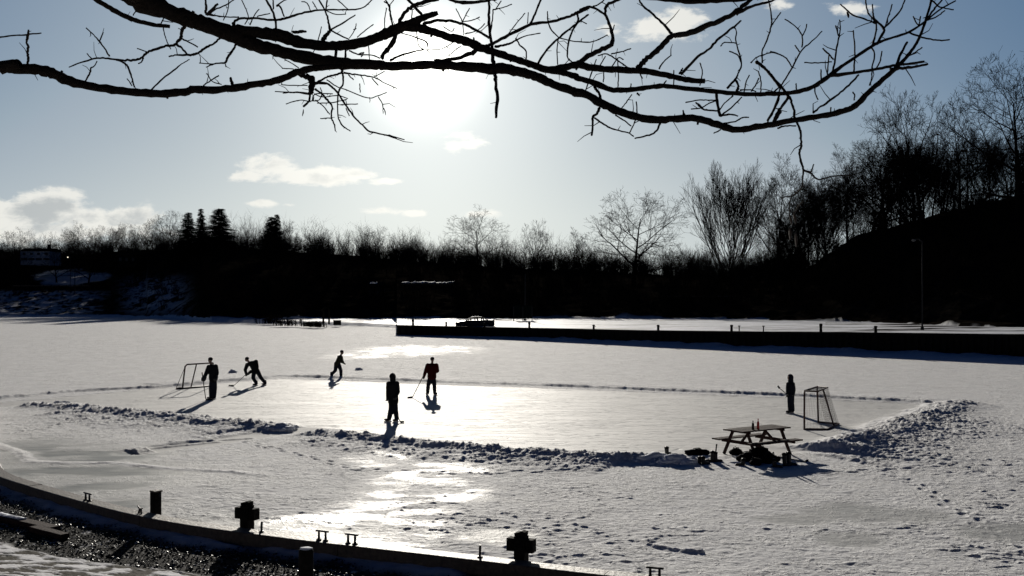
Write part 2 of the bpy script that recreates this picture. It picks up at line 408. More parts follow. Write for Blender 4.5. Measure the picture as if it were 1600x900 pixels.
    bank([(1330, 714), (1400, 696), (1450, 676), (1500, 652)], 1.4, .15, 1.1, 32)
    bank([(1330, 722), (1420, 710), (1500, 684), (1580, 664)], 1.8, .06, 1.4, 33)
    bank([(300, 683), (340, 690), (240, 700), (205, 706)], .12, .05, 1.2, 41)
    bank([(262, 692), (300, 690), (400, 684)], .10, .05, 1.2, 42)
    bank([(205, 706), (235, 703)], .45, .10, 1.4, 43)
    bank([(1010, 853), (1060, 862), (1100, 864)], .09, .07, .4, 44)
    bank([(-20, 690), (30, 706), (48, 722), (90, 724), (180, 724), (260, 732), (360, 738), (430, 745)], .16, .035, 1.6, 45)
    # boot tracks through the crust
    def trail(pts, seed):
        r = random.Random(seed); P = [Vector(g2(*p)) for p in pts]; side = 1
        for a, b in zip(P[:-1], P[1:]):
            L = (b-a).length; d_ = (b-a)/L; n_ = Vector((-d_.y, d_.x)); s_ = 0.0
            while s_ < L:
                c_ = a+d_*s_+n_*(.10*side+r.gauss(0, .04)); side = -side; s_ += r.uniform(.36, .52)
                m = (np.abs(X-c_.x) < .5) & (np.abs(Y-c_.y) < .5)
                if not m.any(): continue
                dx, dy = X[m]-c_.x, Y[m]-c_.y; u_ = dx*d_.x+dy*d_.y; w_ = -dx*d_.y+dy*d_.x
                q = (u_/.17)**2+(w_/.075)**2; H[m] += (-.022*np.exp(-q**2) + .009*np.exp(-((np.sqrt(q)-1.5)/.35)**2))*snow[m]
    trail([(1590, 745), (1480, 728), (1380, 735), (1260, 742)], 1); 
    trail([(1330, 715), (1440, 760), (1560, 840), (1640, 880)], 3)
    trail([(300, 672), (420, 700), (560, 735), (760, 742), (900, 735)], 5); trail([(120, 655), (60, 672), (-40, 684)], 6)
    rs = np.random.RandomState(5)
    H -= np.clip(.02*path, 0, 1)
    sn = np.clip(snow, 0, 1)
    T = NT(None) if False else None
    m = bpy.data.materials.new('ice_and_snow'); m.use_nodes = True; T = NT(m.node_tree); p = T.n['Principled BSDF']
    pos = T.node('ShaderNodeNewGeometry').outputs['Position']
    fs, fr, fb = attr(T, 'snow'), attr(T, 'rink'), attr(T, 'bare')
    n_big = T.noise(pos, .35, 4, .6); n_mid = T.noise(pos, 2.2, 6, .65)
    st = T.node('ShaderNodeMapping'); st.inputs['Scale'].default_value = (.35, 2.4, 1); st.inputs['Rotation'].default_value = (0, 0, .25)
    T.l.new(pos, st.inputs[0]); n_str = T.noise(st.outputs[0], 1.3, 8, .72)
    snowc = T.mix(T.rng(n_mid, .35, .65), SNOW_LO, SNOW_HI)
    rinkc = T.mix(T.rng(n_str, .36, .62), RINK_LO, RINK_HI)
    rinkc = T.mix(T.rng(n_big, .3, .7, 0, .5), rinkc, RINK_LO)
    barec = T.mix(T.rng(n_str, .35, .65), (.20, .215, .21), (.34, .345, .33))
    c = T.mix(T.m('MAXIMUM', fr, attr(T, 'path')), snowc, rinkc); c = T.mix(fb, c, barec)
    T.l.new(c, p.inputs['Base Color'])
    rgh = T.m('MULTIPLY_ADD', fr, R_RINK-R_SNOW, R_SNOW); rgh = T.m('ADD', T.m('MULTIPLY', rgh, T.m('SUBTRACT', 1.0, fb)), T.m('MULTIPLY', fb, .48))
    rgh = T.m('ADD', rgh, T.rng(n_str, .3, .7, -.06, .08)); rgh = T.m('MULTIPLY_ADD', attr(T, 'glare_patch'), -.38, rgh); T.l.new(rgh, p.inputs['Roughness'])
    p.inputs['IOR'].default_value = 1.31
    glz = T.rng(T.m('ADD', T.m('MULTIPLY', n_big, .6), T.m('MULTIPLY', n_str, .4)), .42, .58, SPEC_LO, SPEC_HI); T.l.new(T.m('MULTIPLY_ADD', attr(T, 'glare_patch'), .10, T.m('MULTIPLY', glz, T.rng(fb, 0, 1, 1, .6))), p.inputs['Specular IOR Level'])
    p.inputs['Specular Tint'].default_value = (1, .97, .92, 1)
    bp = T.node('ShaderNodeBump'); bp.inputs['Distance'].default_value = .06
    fine_n = T.noise(pos, 26, 3, .7); 
    def lines(scale, rot, sx, wid):                                   # thin scratches and crust edges
        mp = T.node('ShaderNodeMapping'); mp.inputs['Scale'].default_value = (sx, 1, 1); mp.inputs['Rotation'].default_value = (0, 0, rot); T.l.new(pos, mp.inputs[0])
        n_ = T.noise(mp.outputs[0], scale, 3, .6); return T.rng(T.m('ABSOLUTE', T.m('SUBTRACT', n_, .5)), 0, wid, 1, 0)
    lns = T.m('MAXIMUM', T.m('MULTIPLY', lines(2.6, .3, .5, .022), T.rng(n_big, .42, .56)), T.m('MULTIPLY', lines(5.5, -.4, .7, .03), T.rng(T.noise(pos, 1.1, 3, .6), .45, .55)))
    cuts = T.m('MAXIMUM', T.m('MAXIMUM', lines(.9, 1.1, .16, .014), lines(1.1, -.6, .14, .014)), lines(1.6, .15, .12, .018))
    mixl = T.m('ADD', T.m('MULTIPLY', lns, T.m('MULTIPLY', fs, .9)), T.m('MULTIPLY', cuts, T.m('MULTIPLY', fr, -1.1)))
    hgt = T.m('ADD', T.m('ADD', T.m('MULTIPLY', n_str, .5), T.m('MULTIPLY', fine_n, .22)), mixl)
    T.l.new(hgt, bp.inputs['Height']); T.l.new(T.rng(fs, 0, 1, .35, .75), bp.inputs['Strength']); T.l.new(bp.outputs[0], p.inputs['Normal'])
    o = grid_mesh('frozen_water', X, Y, H, m, dict(snow=snow, rink=rink, bare=bare, path=path*(1-rink), glare_patch=glare_patch))
    struct(o); ICE.update(X=X, Y=Y, H=H); return o
ICE = {}
# near quay edge: px, py traced along the timber's far top edge, z = 1.0
CAPZ = 1.0
def capd(px, py): p = gnd(px, py, CAPZ); return (p.x, p.y)
_q = [capd(*p) for p in [(0, 733), (29, 746), (126, 774), (216, 798), (295, 814), (390, 826), (495, 839), (620, 854), (720, 863), (821, 877), (922, 888), (997, 897)]]
_raw = [(-21, 41), (-17, 33.5), (-13.2, 26.2)] + _q + [(3.2, 12.15), (6.2, 11.6), (11, 11.3), (20, 11.4), (40, 12.5)]
def smooth_curve(P, step=.15):
    """catmull-rom through P, resampled and relaxed"""
    out = []
    for i in range(len(P)-1):
        p0 = P[max(i-1, 0)]; p1 = P[i]; p2 = P[i+1]; p3 = P[min(i+2, len(P)-1)]
        L = math.hypot(p2[0]-p1[0], p2[1]-p1[1]); n = max(1, int(L/step))
        for k in range(n):
            t = k/n
            out.append(tuple(.5*((2*p1[j])+(-p0[j]+p2[j])*t+(2*p0[j]-5*p1[j]+4*p2[j]-p3[j])*t*t+(-p0[j]+3*p1[j]-3*p2[j]+p3[j])*t**3) for j in (0, 1)))
    out.append(P[-1]); a = np.array(out)
    for _ in range(60): a[1:-1] = .25*a[:-2]+.5*a[1:-1]+.25*a[2:]
    return a
QC = smooth_curve(_raw)                      # the curve of the near quay
QUAY = [tuple(p) for p in QC[::12]]
_tan = np.gradient(QC, axis=0); _tan /= np.linalg.norm(_tan, axis=1)[:, None]
QN = np.stack([_tan[:, 1], -_tan[:, 0]], 1)  # normal towards the lawn side
QN *= np.sign((QN[:, 1:2]*-1).mean())
ice()
# ---------------------------------------------------------------- near bank: lawn, gravel strip, timber edge
def bank_ground():
    s = np.arange(len(QC)); fine_i = np.interp(np.arange(0, len(QC)-1, .22), s, s)
    cx = np.interp(fine_i, s, QC[:, 0]); cy = np.interp(fine_i, s, QC[:, 1]); nx = np.interp(fine_i, s, QN[:, 0]); ny = np.interp(fine_i, s, QN[:, 1])
    v = np.concatenate([[.02, .02], np.arange(.03, 5.0, .028), 5+np.linspace(.05, 1, 40)**1.6*16])
    X = cx[None, :]+nx[None, :]*v[:, None]; Y = cy[None, :]+ny[None, :]*v[:, None]; V = np.repeat(v[:, None], len(cx), 1)
    gl = np.interp(X[0], [-20, -9, -7, -5.2, -3.5, 0, 6], [2.6, 2.3, 2.1, 2.05, 1.75, 1.9, 2.4])[None, :]      # lawn edge: metres from the quay
    edge = ss(-.12, .12, V-gl+.25*(N1.fbm(X, Y, .5, 3)-.5))
    g0 = .80; slope = np.clip((V-gl)/8.5, 0, 1); Z = g0 + edge*.03 + 1.95*slope**1.15
    strip = ss(.75, .28, V + .5*(N2.fbm(X, Y, .6, 3)-.5)) * ss(.42, .52, N2.fbm(X+5, Y, 1.3, 2)+.12)      # drifted snow behind the timber
    stones = (1-edge)*(1-strip)
    st = N3.fbm(X, Y, .055, 2); Z = Z + stones*.007*st + strip*(.02+.05*N1.fbm(X, Y, .3, 3))
    ls = ss(.48, .56, N2.fbm(X*.8, Y*1.2, .20, 3, .6) ); lawnsnow = edge*ls
    Z = Z + edge*(.035*ls*(.4+.6*N1.fbm(X, Y, .12, 2)) + .035*(N1.fbm(X, Y, .45, 3)-.5) + (1-ls)*.02*N3(X/.02, Y/.02))
    sparkle = stones*ss(.74, .80, N1.fbm(X, Y, .05, 2)+.30*(N2.fbm(X, Y, .5, 2)-.5))  # rare white specks painted into the gravel colour as sparkles
    Z[0] = -.6
    m = bpy.data.materials.new('bank_ground'); m.use_nodes = True; T = NT(m.node_tree); p = T.n['Principled BSDF']
    pos = T.node('ShaderNodeNewGeometry').outputs['Position']; n1 = T.noise(pos, 30, 4, .7); n2 = T.noise(pos, 6, 4, .6)
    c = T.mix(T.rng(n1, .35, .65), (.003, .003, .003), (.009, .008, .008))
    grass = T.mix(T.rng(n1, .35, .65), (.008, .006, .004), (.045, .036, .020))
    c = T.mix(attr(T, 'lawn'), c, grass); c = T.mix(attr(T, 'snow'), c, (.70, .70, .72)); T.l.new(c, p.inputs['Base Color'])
    p.inputs['Roughness'].default_value = .9; p.inputs['Specular IOR Level'].default_value = .05
    bp = T.node('ShaderNodeBump'); bp.inputs['Distance'].default_value = .03; bp.inputs['Strength'].default_value = .4
    T.l.new(n1, bp.inputs['Height']); T.l.new(bp.outputs[0], p.inputs['Normal'])
    o = grid_mesh('lawn_bank', X, Y, Z, m, dict(lawn=edge, snow=np.maximum(np.maximum(strip, lawnsnow), sparkle)))
    struct(o)
    # loose stones of the gravel strip
    rg = random.Random(4); mb = MB(); n = 0
    lo, hi = np.searchsorted(QC[:, 0], -10.8), np.searchsorted(QC[:, 0], 2.6)
    while n < 9000:
        i = rg.uniform(lo, hi); a = int(i); vv = rg.uniform(.3, 2.15); x = QC[a, 0]+QN[a, 0]*vv+rg.uniform(-.1, .1); y = QC[a, 1]+QN[a, 1]*vv
        r = rg.uniform(.010, .026); z = g0+.018; n += 1; rt = Matrix.Rotation(rg.uniform(0, 3), 3, (rg.random(), rg.random(), rg.random()+.1))
        vs = [Vector((x, y, z)) + rt @ Vector(d)*r*rg.uniform(.6, 1.2) for d in ((1, 0, 0), (-1, 0, 0), (0, 1, 0), (0, -1, 0), (0, 0, .7), (0, 0, -.7))]
        mb.add(vs, [(0, 2, 4), (2, 1, 4), (1, 3, 4), (3, 0, 4), (2, 0, 5), (1, 2, 5), (3, 1, 5), (0, 3, 5)])
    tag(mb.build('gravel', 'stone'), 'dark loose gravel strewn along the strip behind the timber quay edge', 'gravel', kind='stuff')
bank_ground()

def quay_timber():
    """curb beams laid end to end along the curve: one thing, each beam a part"""
    root = thing('quay_edge', 'long curved timber beam edging the near bank above the ice', 'quay edge', (QC[60, 0], QC[60, 1], .7))
    L = 24; i = 0; k = 0
    W_ = .24
    while i < len(QC)-2:
        j = min(i+L, len(QC)-1); mb = MB(); a0 = i; vs = []; idx = list(range(i, j+1, 3)); 
        if idx[-1] != j: idx.append(j)
        for q in idx:
            e = .012 if q == idx[0] or q == idx[-1] else 0
            c = QC[q]; n = QN[q]; t = _tan[q]*( .006 if q == idx[0] else (-.006 if q == idx[-1] else 0))
            for off, z in ((-.02, .70), (W_, .70), (W_, CAPZ-.012), (W_-.012, CAPZ), (-.008, CAPZ), (-.02, CAPZ-.012)):
                vs.append((c[0]+n[0]*off+t[0], c[1]+n[1]*off+t[1], z + (random.Random(k).uniform(-.006, .006))))
        m = 6; fs = []
        for r in range(len(idx)-1):
            for q in range(m): fs.append((r*m+q, r*m+(q+1) % m, (r+1)*m+(q+1) % m, (r+1)*m+q))
        fs.append(tuple(range(m))[::-1]); fs.append(tuple((len(idx)-1)*m+q for q in range(m)))
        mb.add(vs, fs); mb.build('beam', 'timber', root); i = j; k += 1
    # the sheet wall below it, down to the ice
    mb = MB(); vs = []
    for q in range(0, len(QC), 2):
        w = .0 if (q//2) % 2 else .05
        for z in (-.2, .70): vs.append((QC[q, 0]+QN[q, 0]*w, QC[q, 1]+QN[q, 1]*w, z))
    n = len(vs)//2
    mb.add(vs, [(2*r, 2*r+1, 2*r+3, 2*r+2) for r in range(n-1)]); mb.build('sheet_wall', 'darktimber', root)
quay_timber()
def on_quay(px, v=.12):
    """point on the timber edge seen at image column px"""
    best = min(range(len(QC)), key=lambda i: abs((QC[i, 0]+QN[i, 0]*v)/(QC[i, 1]+QN[i, 1]*v)*F+HX-px))
    return Vector((QC[best, 0]+QN[best, 0]*v, QC[best, 1]+QN[best, 1]*v, CAPZ)), math.atan2(_tan[best, 1], _tan[best, 0])

def piling(px, w, h, label, cross=False, v=-.16, ragged=0):
    p, rz = on_quay(px, v); t = thing('mooring_post', label, 'post', (p.x, p.y, -.3), rz, local=True, group='mooring posts along the near quay edge')
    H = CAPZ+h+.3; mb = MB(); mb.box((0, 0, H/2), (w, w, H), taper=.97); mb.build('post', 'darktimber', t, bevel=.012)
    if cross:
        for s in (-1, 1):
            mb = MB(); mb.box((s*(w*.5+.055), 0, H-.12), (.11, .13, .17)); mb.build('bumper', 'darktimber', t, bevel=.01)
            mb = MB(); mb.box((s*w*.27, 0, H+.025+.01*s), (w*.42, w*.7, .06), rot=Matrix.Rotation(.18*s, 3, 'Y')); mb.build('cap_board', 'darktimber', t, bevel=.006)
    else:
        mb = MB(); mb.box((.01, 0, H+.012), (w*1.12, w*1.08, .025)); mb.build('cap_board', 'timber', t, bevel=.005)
        mb = MB(); mb.tube([(w*.5, 0, H-.03), (w*.5+.04, 0, H-.03), (w*.5+.045, 0, H-.07)], .014); mb.build('hook', 'iron', t)
piling(241, .135, .30, 'plain square mooring post with a single flat cap, leftmost on the near quay')
piling(383, .16, .30, 'cross shaped mooring post with splintered top, between a thin stake and the square post', True)
piling(813, .16, .28, 'cross shaped mooring post nearest the middle of the quay, beside the sun glare', True)
def stake(px, h, r, label):
    p, rz = on_quay(px, .08); t = thing('iron_stake', label, 'stake', p, 0, local=True, group='iron stakes on the near quay edge')
    mb = MB(); mb.tube([(0, 0, -.05), (0, 0, h*.3), (.004, 0, h)], r, 10); mb.build('rod', 'iron', t, smooth=False)
    mb = MB(); mb.lathe((0, 0, 0), [(r*2.2, 0), (r*2.2, .012), (r*1.2, .016)], 12); mb.build('base_plate', 'iron', t)
stake(411, .15, .017, 'short iron stake just right of the cross shaped post with splintered top')
stake(755, .16, .017, 'short iron stake left of the post that stands nearest the middle of the quay')
def staple_cleat(px, w, h, label):
    p, rz = on_quay(px, .14); t = thing('mooring_cleat', label, 'cleat', p, rz, local=True, group='mooring cleats on the near quay edge')
    mb = MB(); mb.bar((-w/2, 0, h), (w/2, 0, h), .03, .026); mb.build('bar', 'iron', t, bevel=.008)
    for s in (-1, 1):
        mb = MB(); mb.tube([(s*w*.26, 0, 0), (s*w*.26, 0, h-.01)], [.020, .015], 10)
        mb.lathe((s*w*.26, 0, 0), [(.04, 0), (.04, .01), (.022, .018)], 12); mb.build('leg', 'iron', t)
staple_cleat(135, .25, .12, 'small two-legged iron cleat at the left end of the timber edge')
staple_cleat(504, .22, .13, 'two-legged iron cleat, left of the close pair on the timber edge')
staple_cleat(553, .22, .13, 'two-legged iron cleat, right of the close pair on the timber edge')
staple_cleat(1018, .22, .125, 'two-legged iron cleat at the right end of the timber edge')
p, rz = on_quay(222, .12); t = thing('mooring_cleat', 'horned iron cleat with upturned tips beside the square mooring post', 'cleat', p, rz, local=True, group='mooring cleats on the near quay edge')
mb = MB(); mb.tube([(-.07, 0, .115), (-.045, 0, .085), (0, 0, .07), (.045, 0, .075), (.075, 0, .085)], [.006, .012, .015, .012, .006], 8); mb.build('horn', 'iron', t, True)
for s in (-1, 1):
    mb = MB(); mb.tube([(s*.035, 0, 0), (s*.02, 0, .07)], [.018, .012], 8); mb.build('leg', 'iron', t)
# stout post on the bank with snow on its top
pp = at(478, 858, 11.2)
t = thing('bollard', 'stout round timber bollard with snow on top, standing in the dark gravel', 'bollard', (pp.x, pp.y, .7), local=True)
mb = MB(); hh = pp.z-.7; mb.lathe((0, 0, 0), [(.085, 0), (.083, hh*.5), (.080, hh-.02), (.07, hh)], 18); mb.build('post', 'darktimber', t, True)
mb = MB(); mb.lump((0, 0, hh+.006), (.07, .068, .014), random.Random(3), 14, 6, .1); mb.build('snow_cap', 'snow', t, True)
# weathered boards on the lawn edge
def board(pts, w, h, label, snow=True):
    a, b = Vector(pts[0]), Vector(pts[1]); c = (a+b)/2; t = thing('board', label, 'board', a, group='weathered boards lying at the lawn edge')
    mb = MB(); mb.bar(a, b, w, h); mb.build('plank', 'redwood', t, bevel=.008)
    if snow:
        d = b-a; up = Vector((0, 0, h/2+.008)); mb = MB(); rg = random.Random(7)
        n = 26; 
        for i in range(n): 
            q = a+d*(i/n*.66+.02)+up; mb.lump(q, (.10, .055+rg.uniform(-.02, .02), .014), rg, 8, 4, .25)
        mb.build('snow_patch', 'snow', t, True)
board((gnd(-60, 795, .86), gnd(86, 828, .84)), .19, .10, 'long snow covered board at the left lawn edge')
board((gnd(52, 826, .86), gnd(102, 839, .84)), .15, .09, 'short bare board butting against the long snow covered one', False)

# ---------------------------------------------------------------- the land behind
def ridge(px): return np.interp(px, [-1600, -400, 0, 120, 200, 350, 600, 700, 800, 1000, 1100, 1200, 1245, 1290, 1340, 1400, 1500, 1600, 1800, 2400], [395, 398, 402, 398, 392, 386, 404, 412, 420, 428, 432, 436, 432, 400, 368, 350, 324, 306, 290, 270])
def ridged(px): return np.interp(px, [-1600, 600, 1100, 1220, 1300, 1700, 2400], [370, 370, 330, 250, 195, 185, 170])
def shore(px): return np.interp(px, [-1600, -400, 0, 200, 290, 330, 420, 480, 560, 619.9, 620, 700, 800, 1000, 1200, 1460, 1600, 2000, 2600, 3400], [300, 262, 250, 240, 215, 190, 182, 172, 164, 152, 125, 119, 113, 98, 87.5, 77.2, 72, 61, 50, 42])
def foot(px): return np.where(px < 620, shore(px)+np.interp(px, [300, 440, 480, 620], [4, 12, 32, 46]), np.where(px < 1280, np.interp(px, [620, 800, 1000, 1280, 1400, 1500, 1600, 2400], [168, 168, 156, 138, 120, 106, 99, 90]), np.interp(px, [1280, 1400, 1500, 1600, 2400], [138, 120, 106, 99, 90])))
WALLZ = 1.4
def wz(px): return np.interp(px, [620, 800, 1000, 1300, 1600, 2200, 3400], [1.16, 1.19, 1.34, 1.64, 1.84, 2.0, 2.0])
def land_z(px, d, np_=np):
    s, f, rd = shore(px), foot(px), ridged(px); hr = CAMZ+(HY-ridge(px))/F*rd
    low = np.where(px < 620, -.3 + .8*np.clip((d-s)/5, 0, 1), wz(px))
    t = np.clip((d-f)/(rd-f), 0, 1); prof = np.where(px < 230, .35*t+.65*t**1.3, t**.75)
    return low + (hr-low)*prof + np.where(d > rd, (d-rd)*.006, 0)
def land():
    px = np.concatenate([np.linspace(-2600, -300, 120), np.linspace(-295, 619, 420), np.linspace(619.6, 620.2, 3), np.linspace(622, 1800, 480), np.linspace(1810, 4200, 90)])
    k = np.concatenate([np.linspace(0, 1, 160)**1.5, ]); 
    s = shore(px)[None, :]; ft = foot(px)[None, :]; k1 = np.linspace(0, 1, 70)[:, None]; k2 = np.linspace(0, 1, 150)[1:, None]**1.5
    d = np.concatenate([s+(ft-s)*k1, ft+(520-ft)*k2]); k = np.zeros(len(d)); P = np.repeat(px[None, :], len(k), 0); X = (P-HX)/F*d
    Z = land_z(P, d); rd = ridged(P)
    dk = d > foot(P)-np.where(P > 1200, 7, .01) + 2.5*(N3.fbm(X, d, 5, 3)-.3)
    Z = Z + np.where(dk, 1.2*(N1.fbm(X, d, 9, 4)-.5) + .8*(N2.fbm(X, d, 2.5, 2)-.5), .10*(N1.fbm(X, d, 3, 3)-.5)) * np.clip((d-s)/6, 0, 1)
    py = HY-(Z-CAMZ)/d*F
    sn = np.where(~dk, 1.0, 0.0)
    mott = N2.fbm(X, d, 1.6, 4, .65)
    # snow field by the house
    e = ((P-112)/62)**2+((py-432)/14)**2 + 2.2*(N1.fbm(X, d*1.5, 12, 4, .6)-.5); sn = np.where(dk, np.maximum(sn, ss(1.1, .6, e)*.85), sn)
    low = ss(452, 458, py)*ss(170, 120, P+60*(N1.fbm(X, d, 8, 3)-.5))*ss(.42, .56, mott)*.75; rt = np.exp(-((P-240)/46)**4-((py-462)/26)**4)*ss(.44, .56, mott)*.8
    sn = np.where(dk, np.maximum(sn, np.maximum(low, rt)), sn)
    pr = np.where((P > 1290) & ~dk, ss(.30, .5, N1.fbm(X*.5, d*1.5, 4, 3)), 1); sn = sn*pr
    sn = np.where(~dk & (P > 600), sn*(.55+.45*ss(.30, .5, N2.fbm(X, d*2.5, 6, 4))), sn)
    m = bpy.data.materials.new('land'); m.use_nodes = True; T = NT(m.node_tree); p = T.n['Principled BSDF']
    pos = T.node('ShaderNodeNewGeometry').outputs['Position']; n1 = T.noise(pos, .9, 5, .65)
    c = T.mix(T.rng(n1, .35, .65), (.006, .005, .004), (.018, .015, .012)); c = T.mix(attr(T, 'snow'), c, T.mix(T.rng(n1, .3, .7), (.55, .58, .66), (.75, .77, .82)))
    T.l.new(c, p.inputs['Base Color']); p.inputs['Roughness'].default_value = .7; p.inputs['Specular IOR Level'].default_value = .0
    T.l.new(T.m('MULTIPLY', attr(T, 'snow'), .25), p.inputs['Specular IOR Level'])
    bp = T.node('ShaderNodeBump'); bp.inputs['Distance'].default_value = .3; bp.inputs['Strength'].default_value = .35; T.l.new(n1, bp.inputs['Height']); T.l.new(bp.outputs[0], p.inputs['Normal'])
    o = grid_mesh('hillside', X, d, Z, m, dict(snow=sn)); struct(o)
    # far ground out to the horizon
    mb = MB(); mb.add([(-4000, 515, 6), (4000, 515, 6), (4000, 4000, 12), (-4000, 4000, 12)], [(0, 1, 2, 3)]); struct(mb.build('far_ground', 'fartree'))
land()
def far_quay():
    root = thing('sheet_pile_wall', 'long black sheet pile quay wall across the frozen basin', 'quay wall', (0, 105.5, 0))
    px = np.concatenate([np.linspace(620, 1700, 400), np.linspace(1710, 3400, 120)]); d = shore(px)-.06; X = (px-HX)/F*d
    mb = MB(); vs = []
    for i in range(len(px)):
        w = .16*(1 if (i//2) % 2 else 0)
        vs += [(X[i], d[i]+w, -.4), (X[i], d[i]+w, float(wz(px[i]))-.12)]
    # return wall at the left end
    mb.add(vs, [(2*i, 2*i+2, 2*i+3, 2*i+1) for i in range(len(px)-1)])
    mb.add([(X[0], d[0], -.4), (X[0]-2.5, 158, -.4), (X[0]-2.5, 158, 1.16), (X[0], d[0], 1.16)], [(0, 1, 2, 3)])
    mb.build('piles', 'darktimber', root)
    mb = MB(); step = 12
    for i in range(0, len(px)-1, step):
        j = min(i+step, len(px)-1); mb.bar((X[i], d[i]+.1, float(wz(px[i]))-.03), (X[j], d[j]+.1, float(wz(px[j]))-.03), .4, .2)
    mb.build('capping_beam', 'darktimber', root)
    # drifted snow along its foot
    n = 900; pq = np.linspace(640, 2600, n); r = np.linspace(0, 1, 14); dq = shore(pq)[None, :]-.1-r[:, None]*np.interp(pq, [640, 900, 1500, 2600], [.8, 4, 5, 5])[None, :]
    P = np.repeat(pq[None, :], 14, 0); XX = (P-HX)/F*dq; h = np.interp(P, [640, 900, 2600], [.04, .38, .45])*(1-r[:, None])**1.3*(.5+N1.fbm(XX, dq, 1.8, 4))*(1) - .03*(r[:, None] > .97)
    h = np.where(r[:, None] > .98, -.03, h)
    struct(grid_mesh('snow_drift', XX, dq, h, M['snow']))
far_quay()
for i, px in enumerate([645, 697, 757, 827, 928, 1029, 1144, 1284, 1370]):
    d = float(shore(px)); t = None
    if i == 0:
        post0 = thing('quay_post', 'low dark post on the far quay wall', 'post', ((px-HX)/F*d, d+.25, float(wz(px))), local=True, group='low posts along the far quay wall')
        mb = MB(); mb.lathe((0, 0, 0), [(.17, 0), (.15, .1), (.13, .55), (.17, .6), (.17, .72), (.10, .78)], 12); KIDS.setdefault(post0.name, []); o = mb.build('stem', 'darktimber', post0); kid(o)
        mb = MB(); mb.bar((-.28, 0, .50), (.05, 0, .50), .07, .07); kid(mb.build('arm', 'iron', post0))
    else: copy_thing(post0, ((px-HX)/F*d, d+.25, float(wz(px))), rz=i*.7, scale=(.8, .8, [.7, .75, .85, .65, .75, .8, .95, .75][i-1]))
for px in (1156, 1194):
    d = float(shore(px)); mb = MB(); mb.tube([(0, 0, 0), (0, 0, .5)], .05, 8); mb.box((0, 0, .52), (.2, .1, .07)); o = mb.build('iron_stub', 'iron'); o.location = ((px-HX)/F*d, d+.25, float(wz(px)))
    tag(o, 'thin iron stub on the far quay wall between two thicker posts', 'stub', 'thin iron stubs on the far quay wall')
